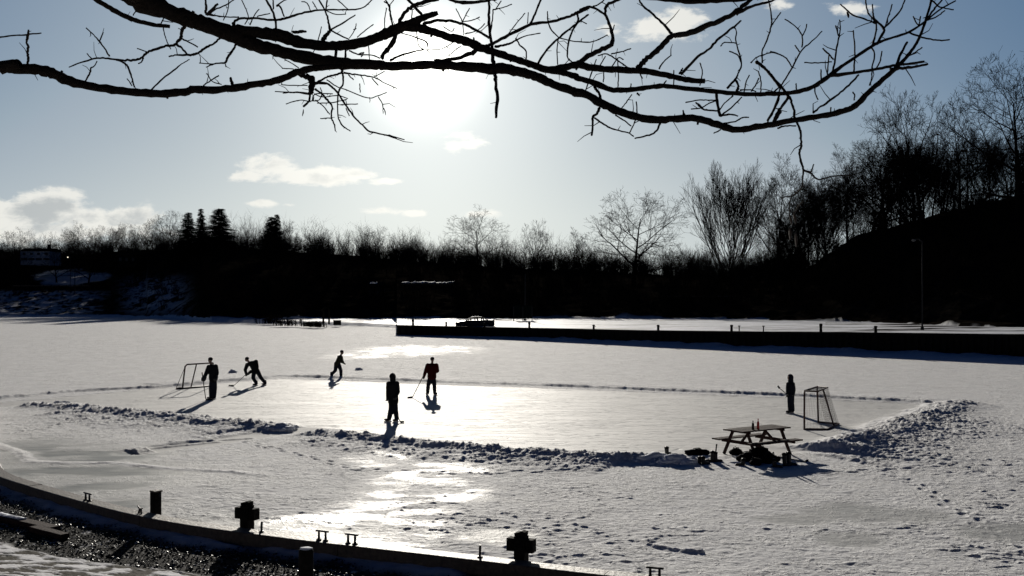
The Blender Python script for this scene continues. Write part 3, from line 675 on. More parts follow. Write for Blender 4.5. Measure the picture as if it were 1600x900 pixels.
# ---------------------------------------------------------------- bare winter trees
def grow(seed, H, kind):
    """returns (limb segments, twig segments): lists of polylines with radii, base at origin, height about H"""
    rg = random.Random(seed); limbs, twigs = [], []
    K = dict(oak=dict(fork=.20, lev=5, kids=(12, 6, 5, 3, 2), ang=(60, 44, 42, 40, 38), ratio=(.62, .56, .58, .60, .62), up=.04, wob=.055, r=.023),
             fan=dict(fork=.02, lev=4, kids=(34, 7, 5, 4, 0), ang=(42, 24, 26, 30, 0), ratio=(.92, .38, .55, .6, 0), up=.09, wob=.03, r=.020),
             tall=dict(fork=.22, lev=4, kids=(12, 6, 5, 4, 0), ang=(40, 42, 40, 38, 0), ratio=(.50, .52, .56, .62, 0), up=.07, wob=.055, r=.014),
             wild=dict(fork=.16, lev=5, kids=(8, 6, 5, 4, 2), ang=(52, 48, 44, 42, 38), ratio=(.70, .58, .56, .60, .62), up=.03, wob=.11, r=.021),
             bush=dict(fork=.02, lev=4, kids=(20, 6, 5, 4, 0), ang=(50, 34, 36, 34, 0), ratio=(.9, .48, .55, .62, 0), up=.05, wob=.07, r=.010))[kind]
    az = [rg.uniform(0, 6.28)]
    def br(p, d, L, r, lev):
        n = max(3, int(6-lev)); pts = [p.copy()]; rad = [r]; q = p.copy(); dd = d.copy()
        end = r*.35 if lev else r*.14
        for i in range(n):
            w = K['wob']*(.6 if lev == 0 else 1)
            dd = (dd + Vector((rg.gauss(0, w), rg.gauss(0, w), rg.gauss(0, w*.7))) + Vector((0, 0, K['up']))*(1 if lev else .3)).normalized()
            q = q + dd*(L/n); pts.append(q.copy()); rad.append(r+(end-r)*((i+1)/n)**(.6 if lev == 0 else .8))
        (limbs if lev <= 1 else twigs).append((pts, rad, lev))
        if lev >= K['lev']: return
        nk = K['kids'][lev]
        for k in range(nk):
            f = K['fork'] + (1-K['fork'])*(k+rg.uniform(.1, .9))/nk if lev == 0 else .18+.82*(k+rg.uniform(0, 1))/nk
            f = min(f, .99)
            x = f*n; i = min(int(x), n-1); s = pts[i].lerp(pts[i+1], x-i); rr = rad[i]+(rad[i+1]-rad[i])*(x-i)
            t = (pts[i+1]-pts[i]).normalized(); ax = t.orthogonal().normalized(); ax.rotate(Quaternion(t, (az[0]+k*2.4 if lev == 0 else k*2.4+L*50)+rg.uniform(-.4, .4)))
            a = R(K['ang'][lev]*rg.uniform(.8, 1.2)*(1.15-.45*f if lev == 0 else 1))
            nd = t.copy(); nd.rotate(Quaternion(ax, a))
            if kind == 'fan' and lev == 0: LL = L*2.1*K['ratio'][0]*rg.uniform(.82, 1.05)*(1-f*.42)
            elif kind == 'tall' and lev == 0: LL = L*K['ratio'][0]*rg.uniform(.8, 1.15)*(1.12-.62*f)
            else: LL = L*K['ratio'][lev]*rg.uniform(.75, 1.25)*(1.18-.55*f)*(1.25 if lev+1 == K['lev'] else 1)
            br(s, nd, LL, max(rr*.70, .009), lev+1)
    tl = dict(oak=.80, fan=.42, tall=.80, wild=.70, bush=.7)[kind]
    if kind in ('oak', 'wild', 'tall'): br(Vector(), Vector((rg.gauss(0, .05), rg.gauss(0, .05), 1)).normalized(), H*tl, H*K['r'], 0)
    else: br(Vector(), Vector((0, 0, 1)), H*tl, H*K['r']*(.5 if kind == 'fan' else .4), 0)
    top = max(p.z for l in (limbs+twigs) for p in l[0]); sc = H/top
    for l in limbs+twigs:
        for p in l[0]: p *= sc
    asp = dict(oak=.95, fan=.72, tall=.58, wild=.95, bush=1.1)[kind]
    rr = sorted(math.hypot(p.x, p.y) for l in twigs for p in l[0]); w = 2*rr[int(len(rr)*.985)]; q = asp*H/w
    for l in limbs+twigs:
        for p in l[0]:
            f = 1+(q-1)*min(1, math.hypot(p.x, p.y)/(w*.2)); p.x *= f; p.y *= f
    return limbs, twigs
def fast_mesh(name, lines, m, thick=1.0, minr=0.0):
    mb = MB()
    for pts, rad, lev in lines:
        n = 7 if lev == 0 else (5 if lev == 1 else 3)
        mb.tube(pts, [max(r*thick, minr) for r in rad], n, cap=False)
    me = bpy.data.meshes.new(name); me.from_pydata(mb.v, [], mb.f); me.materials.append(M[m]); me.update(); return me
ARCH = {}
for key, kind, seed in [('oak', 'oak', 3), ('oak2', 'oak', 8), ('oak3', 'oak', 21), ('fan', 'fan', 5), ('tall', 'tall', 2), ('tall2', 'tall', 13), ('wild', 'wild', 4), ('wild2', 'wild', 9), ('bush', 'bush', 6), ('bush2', 'bush', 16)]:
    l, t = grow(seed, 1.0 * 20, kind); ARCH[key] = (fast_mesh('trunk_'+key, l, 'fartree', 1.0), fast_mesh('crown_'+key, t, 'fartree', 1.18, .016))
def tree(key, px, top, d, label, group=None, rz=None, wide=1.0, base=None, name='bare_tree', sink=.5):
    z0 = float(land_z(np.array(float(px)), np.array(float(d)))) - sink
    H = CAMZ+(HY-top)/F*d - z0; s = H/20
    o = bpy.data.objects.new(name, None); COL.objects.link(o); o.location = ((px-HX)/F*d, d, z0)
    rg = random.Random(int(px*7+top)); o.rotation_euler = (0, 0, rg.uniform(0, 6.28) if rz is None else rz); o.scale = (s*wide, s*wide, s)
    tag(o, label, 'tree' if name != 'bush' else 'bush', group)
    for nm, me in zip(('trunk', 'crown'), ARCH[key]):
        c = bpy.data.objects.new(nm, me); COL.objects.link(c); c.parent = o
    return o
NAMED = [
 ('oak', 745, 322, 250, 'wide spreading bare tree behind the parked car, broadest in the middle of the view', 1.15),
 ('wild', 828, 340, 246, 'crooked bare tree touching the right side of the wide spreading one', .9),
 ('wild2', 578, 352, 258, 'gnarled bare tree with a forked top, left of the centre of the far treeline', 1.1),
 ('oak3', 497, 354, 262, 'small rounded bare tree standing above the wood right of the lone dark fir', .9),
 ('tall2', 652, 366, 262, 'slender pale bare tree between the gnarled tree and the wide spreading tree', 1.3),
 ('tall', 905, 352, 240, 'small thin bare tree just left of the symmetrical lone tree', 1.2),
 ('oak2', 990, 291, 235, 'symmetrical lone bare tree with an open domed crown on the far bank', 1.2),
 ('fan', 1140, 246, 215, 'large bare tree with a fan of many upright stems', .95),
 ('tall2', 1212, 236, 205, 'tall thin bare tree immediately right of the fan shaped tree', .95),
 ('bush', 1098, 380, 205, 'low rounded bare bush tree at the left foot of the fan shaped tree', 1.2),
 ('oak3', 28, 352, 330, 'bare tree above the roof of the white house at the far left', 1.0),
 ('oak', 123, 345, 335, 'round topped bare tree on the left hilltop right of the white house', .9),
 ('wild2', 238, 340, 330, 'leaning bare tree just left of the three dark firs', 1.0),
 ('oak2', 270, 326, 325, 'bare tree crowding the left side of the three dark firs', .9),
 ('oak', 440, 338, 300, 'bare tree rising behind the lone dark fir', 1.0),
 ('wild', 1442, 124, 165, 'tall forked bare tree standing out above the right hilltop wood', .95),
 ('tall', 1500, 142, 165, 'steep limbed bare tree between the forked tree and the biggest tree at the right', 1.2),
 ('oak2', 1590, 66, 150, 'biggest bare tree, cut by the right edge of the view', .95),
 ('tall2', 1262, 262, 205, 'thin bare tree in front of the hill, below the hanging branch tip', 1.0),
 ('tall', 1325, 218, 190, 'upright bare tree at the left end of the right hilltop wood', 1.15),
 ('oak3', 1385, 196, 182, 'dense domed bare tree on the right hilltop below the forked tree', 1.0),
]
for k, px, top, d, lab, w in NAMED: tree(k, px, top, d, lab, wide=w)
rg = random.Random(77)
def sky_left(px): return np.interp(px, [-100, 0, 60, 100, 180, 280, 360, 400, 470, 540, 620, 700, 800, 870, 950], [378, 372, 372, 365, 352, 352, 366, 356, 370, 378, 374, 396, 392, 398, 402])
for i in range(60):
    px = -70+i*14.3+rg.uniform(-8, 8); far = px < 420
    tree(rg.choice(['tall', 'oak', 'tall2', 'wild2', 'oak3', 'bush']), px, float(sky_left(px))+rg.uniform(-6, 16), rg.uniform(300, 345) if far else rg.uniform(262, 300),
         'bare tree in the dense row along the far left skyline' if far else 'bare tree in the low wood behind the middle of the far bank',
         'bare trees along the far left skyline' if far else 'bare trees behind the middle of the far bank', wide=rg.uniform(.9, 1.3))
for i in range(14):
    px = 860+i*30+rg.uniform(-10, 10)
    tree(rg.choice(['bush', 'bush2', 'wild', 'tall']), px, rg.uniform(378, 408), rg.uniform(228, 262), 'low bare tree in the undergrowth right of the middle of the far bank', 'low bare trees right of the middle', wide=1.3)
def sky_right(px): return np.interp(px, [1225, 1280, 1330, 1380, 1430, 1500, 1560, 1640, 1800], [290, 262, 232, 214, 205, 200, 175, 150, 130])
for i in range(44):
    px = 1232+i*10.6+rg.uniform(-9, 9)
    tree(rg.choice(['tall', 'tall2', 'oak', 'wild', 'oak2', 'wild2', 'fan', 'bush2']), px, float(sky_right(px))+rg.uniform(-6, 65), rg.uniform(178, 200) if px > 1290 else rg.uniform(190, 225),
         'bare tree in the thick wood that climbs the right hill', 'bare trees on the right hill', wide=rg.uniform(.85, 1.15))
# evergreens
def conifer_mesh(seed):
    rg = random.Random(seed); t = MB(); t.tube([(0, 0, 0), (0, 0, 10), (0, 0, 20)], [.32, .2, .03], 8); f = MB(); z = 1.5
    while z < 19.9:
        fr = (z-1.5)/18.4; Lr = (1-fr)**.8*4.4+.25; n = 9
        for k in range(n):
            a = rg.uniform(0, 6.28); L = Lr*rg.uniform(.65, 1.15); dr = rg.uniform(.10, .35)
            c, s_ = math.cos(a), math.sin(a); q = max(3, int(L*4.5))
            for j in range(q):
                x = (j+.4)/q*L; zz = z - x*dr + .12*x*x/ (L+.1)
                for _ in range(3):
                    w = (.30+.34*(1-j/q))*rg.uniform(.6, 1.2); b = a+rg.uniform(-1.1, 1.1); p = Vector((c*x, s_*x, zz+rg.uniform(-.1, .1)))
                    e = p + Vector((math.cos(b)*w*1.7, math.sin(b)*w*1.7, -rg.uniform(.05, .35))); sd = Vector((-math.sin(b), math.cos(b), rg.uniform(-.5, .5)))*w*.32
                    f.add([p-sd, p+sd, e+sd*.2, e-sd*.2], [(0, 1, 2, 3)])
        z += .42
    a_ = []
    for nm, mb, m in (('trunk', t, 'fartree'), ('needles', f, 'needle')):
        me = bpy.data.meshes.new(nm+'_fir'); me.from_pydata(mb.v, [], mb.f); me.materials.append(M[m]); a_.append(me)
    return a_
ARCH['fir'] = conifer_mesh(1); ARCH['fir2'] = conifer_mesh(7)
for k, px, top, d, lab, w in [('fir', 294, 331, 318, 'dark fir, leftmost of the three on the left skyline', 1.5), ('fir2', 314, 325, 322, 'narrow dark fir in the middle of the three on the left skyline', 1.0),
        ('fir', 342, 325, 314, 'broad dark fir, rightmost and fullest of the three on the left skyline', 2.2), ('fir2', 424, 338, 300, 'broad lone dark fir standing right of the group of three firs', 1.7), ('fir', 433, 334, 306, 'slim dark fir tucked behind the lone fir right of the three', 1.0)]:
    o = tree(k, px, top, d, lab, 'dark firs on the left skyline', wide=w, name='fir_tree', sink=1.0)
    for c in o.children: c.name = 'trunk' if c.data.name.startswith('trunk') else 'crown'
    z0 = o.location.z
# undergrowth along the far bank: countless thin stems
def scrub():
    rg = random.Random(9); mb = MB()
    me_l, me_c = ARCH['bush'], ARCH['bush2']
    for i in range(1800):
        px = rg.uniform(-500, 2100) if i < 950 else (rg.uniform(-60, 1260) if i < 1750 else rg.uniform(1240, 1900))
        f = float(foot(np.array(px))); rd = float(ridged(np.array(px)))
        d = f + 3 + rg.random()**1.3*(rd-f+12)
        if i >= 950: d = rd + rg.uniform(-14, 4)
        if 50 < px < 165 and i < 950 and rg.random() < .95: continue
        if px < 300 and rg.random() < .5 and d < 290: continue
        z0 = float(land_z(np.array(px), np.array(d)))-.2; x = (px-HX)/F*d; h = rg.uniform(2.0, 5.5)*(1.2 if px > 300 else .8)
        if i >= 1750: h *= .5
        if d > rd-20: h *= rg.choice([1.0, 1.3, 1.7, 2.2])
        for k in range(26):
            a = rg.uniform(0, 6.28); sp = rg.uniform(.05, .75); L = h*rg.uniform(.5, 1); r = .05
            p0 = Vector((x+rg.uniform(-.9, .9), d+rg.uniform(-.9, .9), z0)); dr = Vector((math.cos(a)*sp, math.sin(a)*sp, 1)).normalized()
            p1 = p0+dr*L; side = Vector((1, 0, rg.uniform(-.3, .3)))
            mb.add([p0-side*r*(.7 if d > rd-20 else 1), p0+side*r*(.7 if d > rd-20 else 1), p1], [(0, 1, 2)])
            for q in range(7):
                b = p0.lerp(p1, rg.uniform(.3, .98)); e = b+Vector((rg.gauss(0, .4), rg.gauss(0, .4), rg.uniform(.1, .9)))*L*.30
                mb.add([b-side*.03, b+side*.03, e], [(0, 1, 2)])
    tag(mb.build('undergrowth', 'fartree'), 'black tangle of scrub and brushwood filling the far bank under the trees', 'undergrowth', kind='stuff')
scrub()
# low bushes at the point on the left of the quay
def bushy(px, py, h, w, label, group='low bushes on the spit left of the quay'):
    d = float((CAMZ-.5)*F/(py-HY)); x = (px-HX)/F*d; rg = random.Random(int(px)); t = thing('bush', label, 'bush', (x, d, .2), group=group, local=True)
    a, b = MB(), MB()
    for k in range(60):
        an = rg.uniform(0, 6.28); r0 = rg.uniform(0, w); p0 = Vector((math.cos(an)*r0, math.sin(an)*r0*.5, 0)); p1 = p0+Vector((rg.gauss(0, .25), rg.gauss(0, .25), 1))*h*rg.uniform(.5, 1)
        a.tube([p0, p0.lerp(p1, .5)+Vector((rg.gauss(0, .05), 0, 0)), p1], [.05, .035, .012], 4, False)
        for q in range(9):
            s = p0.lerp(p1, rg.uniform(.25, 1)); b.tube([s, s+Vector((rg.gauss(0, .35), rg.gauss(0, .3), rg.uniform(0, .4)))*h*.6], [.022, .012], 3, False)
    a.build('stems', 'fartree', t); b.build('twigs', 'fartree', t)
bushy(866, 502, .9, 1.5, 'low dark shrub on the far quay right of the dark board', group=None)
bushy(482, 507, .8, 1.3, 'low dark bush at the left end of the spit, left of the two thin posts')
bushy(497, 508, .9, 1.3, 'low dark bush right beside the two thin posts on the spit')
bushy(450, 506, 1.2, 2.4, 'broad low thicket where the spit meets the wood')
bushy(420, 503, 1.6, 2.6, 'higher thicket left of the broad low one on the shore')
# ---------------------------------------------------------------- overhanging tree in the foreground
def depth(px, py): return 5.6 + .55*math.sin(px/330.0) + .35*math.sin(py/90.0+px/500.0)
def oh():
    big, small, pods = [], [], []
    rg = random.Random(12)
    def P(off, pts, d0=0.0, out=0.0, wmul=1.0):
        r_, q = [], []; n = len(pts)
        for i, p in enumerate(pts):
            px, py = off[0]+p[0]/4.0906, off[1]+p[1]/4.0906; Y = depth(px, py)+d0+out*(i/max(1, n-1)); w = p[2]/4.0906 if len(p) > 2 else 1.2
            q.append(at(px, py, Y)); r_.append(w/2/F*Y*wmul)
        return q, r_
    T0, T1, T2, T3, T4, T5 = (0, 0), (300, 0), (600, 0), (900, 0), (1200, 0), (1170, 170)
    def j(*segs):
        out = []
        for off, pts in segs: out += [((p[0]/4.0906+off[0])*4.0906, p[1]+off[1]*4.0906, p[2]) for p in pts]
        return out
    A = j((T0, [(-70, 428, 62), (0, 434, 62), (100, 441, 65), (250, 448, 62), (330, 468, 65), (430, 512, 58), (560, 547, 52), (750, 577, 48), (900, 592, 50), (1060, 597, 48), (1200, 583, 46)]),
          (T1, [(0, 573, 45), (130, 575, 46), (280, 562, 44), (420, 537, 42), (550, 512, 42), (650, 470, 42), (740, 442, 42), (830, 432, 38), (960, 425, 30)]))
    B2 = j((T0, [(640, -150, 150), (800, -60, 140), (930, 20, 135), (1080, 80, 104), (1200, 118, 94)]), (T1, [(0, 130, 92), (100, 162, 94), (250, 218, 98), (340, 262, 84), (450, 300, 76), (600, 336, 74), (750, 372, 74), (900, 400, 74), (1050, 410, 66), (1200, 415, 60)]),
           (T2, [(0, 420, 56), (150, 420, 50), (300, 415, 50), (500, 425, 55), (650, 435, 60), (780, 442, 65), (900, 465, 58), (980, 492, 52), (1080, 540, 50), (1200, 578, 50)]),
           (T3, [(0, 592, 50), (60, 602, 50), (150, 655, 48), (250, 700, 48), (380, 745, 46), (500, 765, 46), (620, 760, 44), (770, 757, 44), (900, 795, 42), (1030, 830, 40), (1150, 812, 40)]),
           (T4, [(0, 800, 37), (180, 765, 34), (380, 735, 34), (500, 702, 36), (560, 675, 38), (640, 592, 32), (720, 520, 30), (800, 450, 28), (880, 370, 22), (940, 290, 18), (980, 210, 16), (1010, 120, 16), (1040, 20, 14), (1052, -60, 12)]))
    B1 = j((T1, [(250, 190, 80), (390, 205, 70), (530, 222, 74), (640, 256, 74), (760, 282, 62), (900, 292, 56), (1010, 286, 60), (1120, 262, 60), (1220, 226, 60)]),
           (T2, [(0, 218, 66), (100, 180, 62), (180, 148, 58), (250, 115, 42), (310, 92, 34), (345, 82, 26)]))
    C = j((T2, [(90, 170, 50), (200, 176, 54), (300, 198, 50), (420, 238, 50), (520, 262, 54), (620, 305, 52), (740, 345, 45), (850, 382, 42), (950, 415, 42), (1050, 447, 46), (1150, 432, 42)]),
          (T3, [(0, 415, 42), (100, 432, 40), (200, 442, 38), (330, 450, 40), (420, 452, 40), (540, 472, 36), (640, 496, 34), (740, 515, 32), (822, 518, 30)]))
    C2 = j((T2, [(1060, 450, 40), (1150, 465, 36), (1230, 490, 36)]), (T3, [(0, 495, 36), (120, 532, 36), (220, 570, 34), (330, 576, 32), (450, 560, 30), (560, 550, 30), (700, 565, 28), (900, 585, 28), (1050, 600, 28), (1200, 602, 27)]),
           (T4, [(0, 598, 26), (120, 596, 25), (250, 570, 26), (330, 530, 27), (400, 478, 27), (470, 425, 20), (560, 365, 18), (680, 285, 20), (780, 245, 14), (900, 205, 14), (1000, 140, 12), (1100, 60, 10), (1200, 5, 8)]))
    D = j((T0, [(480, -100, 40), (560, -40, 30), (640, 12, 30), (720, 62, 30), (820, 112, 30), (900, 140, 26), (1000, 160, 24), (1085, 170, 22)]))
    TOP = j((T0, [(900, -300, 110), (1400, -330, 90)]), (T2, [(0, -250, 70), (600, -160, 55), (1200, -60, 45)]), (T3, [(420, -25, 38), (600, -5, 34), (720, 8, 36), (900, 2, 32), (1100, -12, 26), (1250, -60, 20)]))
    limbs = []
    for nm, pts, d0 in (('A', A, -.1), ('B2', B2, 0), ('B1', B1, 0), ('C', C, 0), ('C2', C2, 0), ('D', D, .12), ('TOP', TOP, .2)):
        limbs.append((nm,)+P((0, 0), pts, d0))
    K = (0, 0)
    S = [  # secondary branches: tile, points with width
     (T4, [(400, 485, 22), (550, 465, 17), (700, 440, 15), (820, 417, 14), (910, 405, 13), (1000, 393, 12)]), (T4, [(780, 445, 20), (860, 436, 17), (950, 424, 14), (1022, 408, 12)]), (T4, [(815, 432, 18), (850, 340, 14), (890, 270, 12)]),
     (T3, [(15, 402, 30), (130, 330, 27), (215, 295, 25), (236, 240, 20), (210, 150, 17), (187, 80, 14), (200, 30, 17), (270, 0, 15), (330, -40, 12)]), (T3, [(187, 95, 12), (100, 46, 14), (40, 58, 14), (0, 90, 14)]),
     (T2, [(1309, 45, 18), (1240, 80, 17), (1170, 110, 15), (1060, 142, 15), (940, 155, 17), (800, 225, 18), (690, 282, 18), (640, 300, 20)]), (T2, [(935, 152, 13), (965, 90, 11), (1000, 0, 11), (1020, -60, 8)]), (T2, [(985, 402, 12), (1040, 320, 11), (1120, 240, 11), (1230, 150, 10), (1309, 92, 8)]),
     (T2, [(1232, 82, 11), (1240, 130, 12), (1190, 230, 10), (1172, 360, 8), (1212, 402, 6)]), (T3, [(390, 435, 28), (430, 400, 27), (480, 350, 29), (560, 280, 28), (615, 230, 26), (700, 215, 30), (860, 155, 29), (980, 102, 27), (1080, 30, 22), (1130, -15, 18)]),
     (T3, [(1020, 90, 20), (1150, 32, 15), (1240, 10, 12), (1300, -20, 10)]), (T3, [(610, 215, 16), (560, 155, 12), (480, 80, 12), (425, 35, 10), (400, -10, 10)]), (T2, [(400, -15, 12), (430, 0, 14), (520, 18, 22), (620, 8, 15), (720, -6, 12)]),
     (T3, [(672, 475, 16), (780, 360, 14), (850, 315, 13), (900, 257, 14), (1000, 180, 13), (1055, 132, 9)]), (T3, [(530, 440, 11), (560, 395, 7), (610, 352, 6)]), (T3, [(1008, 175, 6), (1025, 200, 6), (1022, 270, 8), (1058, 400, 9), (1040, 460, 8), (1018, 505, 12), (965, 565, 12)]),
     (T3, [(1155, 398, 20), (1195, 425, 15), (1240, 475, 14), (1309, 562, 16)]), (T4, [(0, 460, 16), (60, 530, 15), (130, 612, 15), (152, 660, 13), (168, 720, 14), (172, 770, 12)]), (T3, [(1192, 400, 9), (1190, 330, 8), (1222, 250, 9), (1245, 170, 9), (1250, 120, 8), (1232, 0, 7), (1230, -40, 6)]),
     (T3, [(1245, 170, 7), (1280, 120, 6), (1309, 80, 5)]), (T3, [(118, 555, 16), (150, 600, 14), (162, 660, 15)]), (T3, [(150, 690, 15), (135, 725, 13), (105, 752, 14), (106, 800, 11), (100, 865, 11)]), (T3, [(118, 755, 10), (180, 795, 9), (240, 825, 9), (330, 848, 7), (368, 872, 4)]),
     (T3, [(535, 790, 13), (515, 835, 10), (470, 862, 9), (375, 885, 7)]), (T3, [(342, 850, 5), (375, 780, 5), (390, 720, 6), (385, 650, 4)]), (T3, [(895, 590, 17), (905, 660, 15), (920, 740, 15)]), (T3, [(920, 742, 13), (975, 730, 10), (1035, 742, 8)]), (T3, [(925, 738, 9), (990, 690, 9), (1060, 620, 6)]),
     (T3, [(912, 710, 8), (950, 660, 6), (1005, 612, 5)]), (T3, [(905, 708, 9), (820, 700, 10), (790, 675, 14), (765, 655, 8)]), (T3, [(905, 640, 9), (850, 660, 7), (800, 690, 6), (735, 697, 5)]), (T3, [(900, 640, 6), (840, 640, 5), (780, 640, 5), (700, 655, 3)]), (T3, [(945, 790, 9), (1020, 775, 8), (1065, 752, 8), (1105, 750, 6)]),
     (T3, [(925, 830, 6), (880, 852, 4)]), (T4, [(132, 618, 18), (90, 680, 16), (55, 730, 18), (40, 785, 22)]), (T4, [(-5, 775, 10), (50, 665, 10), (78, 560, 8)]), (T4, [(78, 555, 9), (120, 490, 9), (158, 425, 9), (215, 320, 9), (280, 265, 7), (345, 200, 5)]), (T4, [(218, 300, 8), (216, 225, 8), (170, 165, 6), (108, 123, 5)]),
     (T4, [(220, 232, 5), (240, 190, 5), (248, 155, 4)]), (T4, [(155, 430, 6), (118, 375, 6), (80, 350, 5), (15, 328, 4)]), (T4, [(200, 330, 5), (172, 290, 4)]), (T4, [(408, 465, 13), (425, 400, 10), (438, 310, 10), (455, 230, 8), (462, 180, 6), (457, 128, 6)]), (T4, [(450, 230, 6), (432, 165, 8)]), (T4, [(418, 380, 9), (385, 345, 9), (350, 310, 9)]),
     (T4, [(408, 395, 5), (320, 402, 5), (232, 400, 3)]), (T4, [(378, 475, 7), (385, 400, 6), (388, 355, 6)]), (T4, [(670, 285, 14), (685, 220, 9), (690, 150, 9), (645, 90, 9), (630, 40, 8), (622, -10, 8)]), (T4, [(695, 280, 15), (730, 220, 14), (740, 180, 14), (685, 125, 10), (670, 80, 8), (668, 28, 6)]),
     (T4, [(742, 180, 10), (800, 120, 9), (850, 60, 8), (878, -10, 6)]), (T4, [(750, 165, 7), (775, 90, 7), (793, 28, 5)]), (T4, [(690, 150, 9), (620, 122, 9), (540, 95, 9), (500, 60, 8), (462, 28, 5)]), (T4, [(550, 460, 9), (556, 330, 8), (545, 195, 7)]), (T4, [(665, 308, 8), (682, 350, 9), (665, 430, 7), (662, 500, 6), (648, 546, 5)]),
     (T4, [(685, 442, 6), (715, 395, 6), (728, 328, 4)]), (T4, [(285, 725, 12), (330, 685, 10), (375, 660, 12), (450, 600, 11), (515, 545, 12), (580, 478, 10)]), (T4, [(900, 207, 11), (970, 235, 10), (1040, 250, 9), (1110, 258, 8), (1162, 252, 5)]), (T4, [(895, 360, 8), (940, 335, 7), (985, 303, 5)]),
     (T4, [(1008, 135, 11), (1060, 62, 10), (1120, -10, 7)]), (T4, [(1012, 130, 9), (1080, 105, 8), (1130, 68, 5)]), (T4, [(1045, 0, 9), (1100, 45, 8), (1187, 62, 5)]), (T4, [(1000, 150, 7), (960, 160, 6), (928, 105, 5)]), (T4, [(965, 160, 5), (975, 105, 4)]), (T4, [(300, 560, 8), (302, 600, 7), (320, 636, 5)]), (T4, [(550, 640, 8), (553, 610, 7), (543, 588, 5)]),
     (T4, [(338, 510, 7), (338, 445, 5)]), (T4, [(182, 570, 7), (180, 535, 5)]), (T4, [(400, 725, 8), (402, 685, 6)]), (T4, [(60, 820, 10), (110, 805, 9), (180, 805, 6)]),
     (T2, [(670, -10, 13), (672, 80, 15), (672, 150, 17), (688, 290, 19), (698, 400, 21), (705, 460, 19), (715, 520, 18), (722, 640, 21), (716, 750, 14)]), (T2, [(697, 60, 8), (692, 130, 8), (680, 205, 10)]), (T2, [(-5, 345, 20), (55, 270, 23), (90, 170, 23), (110, 110, 19), (150, 65, 19), (195, 35, 21), (260, 12, 21), (350, -5, 17)]),
     (T2, [(150, -5, 14), (190, 35, 14), (240, 92, 15)]), (T2, [(250, 155, 18), (340, 130, 15), (430, 135, 15), (500, 150, 15), (580, 187, 15), (670, 242, 14)]), (T2, [(590, 320, 24), (540, 345, 22), (470, 372, 20), (400, 382, 18), (320, 385, 12)]), (T2, [(40, 390, 16), (80, 365, 13), (200, 328, 9), (280, 318, 6), (370, 312, 5), (445, 268, 3)]),
     (T2, [(410, 358, 5), (450, 325, 5), (490, 295, 5)]), (T2, [(510, 225, 4), (500, 140, 4), (460, 55, 3)]), (T2, [(500, 140, 4), (547, 52, 3)]), (T2, [(500, 140, 4), (560, 130, 3), (612, 108, 3)]), (T2, [(0, 10, 7), (33, 35, 9), (42, 100, 9), (58, 175, 8)]), (T2, [(790, 222, 5), (850, 145, 5), (902, 84, 4)]), (T2, [(918, 150, 4), (922, 80, 4)]),
     (T2, [(1045, 72, 6), (1050, 150, 8), (1078, 200, 8), (1118, 240, 7)]), (T2, [(710, 298, 15), (770, 288, 12), (820, 272, 10), (900, 230, 6), (1000, 212, 4)]), (T2, [(842, 245, 8), (870, 290, 8), (908, 330, 8), (905, 415, 8)]), (T2, [(110, 212, 6), (180, 232, 6), (270, 268, 10), (275, 300, 7)]), (T2, [(700, 62, 7), (760, 48, 6), (818, 27, 4)]), (T2, [(710, 65, 5), (750, 5, 4)]),
     (T2, [(1309, 270, 5), (1200, 262, 6), (1120, 240, 8)]), (T2, [(1115, 240, 6), (1106, 320, 5), (1110, 412, 5)]), (T2, [(205, 180, 5), (222, 290, 5), (260, 320, 3)]), (T2, [(175, 130, 7), (180, 60, 6)]), (T2, [(580, 270, 12), (572, 240, 10)]), (T2, [(450, 180, 4), (430, 200, 4), (380, 170, 3)]), (T2, [(520, 215, 9), (560, 208, 5), (610, 185, 5), (645, 150, 5)]),
     (T1, [(672, 468, 26), (720, 485, 26), (762, 505, 34), (766, 560, 32), (750, 602, 20)]), (T1, [(750, 600, 16), (690, 590, 11), (640, 590, 9), (580, 596, 5)]), (T1, [(752, 600, 12), (750, 645, 12), (712, 680, 12)]), (T1, [(780, 530, 17), (850, 532, 14), (900, 560, 11), (940, 605, 11), (980, 670, 10), (1040, 750, 10), (1090, 800, 9), (1140, 842, 9), (1235, 862, 8), (1309, 887, 7)]), (T2, [(0, 864, 7), (35, 865, 7), (130, 893, 6)]),
     (T1, [(785, 570, 12), (830, 600, 10), (865, 640, 11), (895, 680, 10), (890, 750, 9), (908, 790, 8), (916, 836, 6)]), (T1, [(893, 755, 6), (820, 757, 5)]), (T1, [(958, 440, 16), (965, 480, 11), (965, 540, 10), (932, 605, 9), (934, 740, 8), (960, 800, 8), (1012, 838, 5)]), (T1, [(962, 465, 12), (900, 482, 11), (850, 498, 10), (790, 535, 11)]), (T1, [(970, 465, 11), (1040, 475, 9), (1090, 482, 8), (1165, 495, 8), (1230, 530, 5), (1309, 565, 4)]),
     (T1, [(1165, 492, 5), (1232, 455, 5)]), (T1, [(1150, 500, 4), (1190, 545, 4)]), (T1, [(862, 510, 7), (920, 550, 6), (980, 572, 6), (1120, 625, 5), (1180, 615, 4), (1245, 590, 3)]), (T1, [(1075, 590, 4), (1072, 535, 3)]), (T1, [(1000, 478, 7), (1032, 510, 6)]), (T1, [(760, 650, 6), (690, 640, 4), (600, 665, 3)]), (T1, [(640, 590, 6), (530, 585, 3)]), (T1, [(740, 545, 6), (650, 547, 4), (570, 540, 3)]),
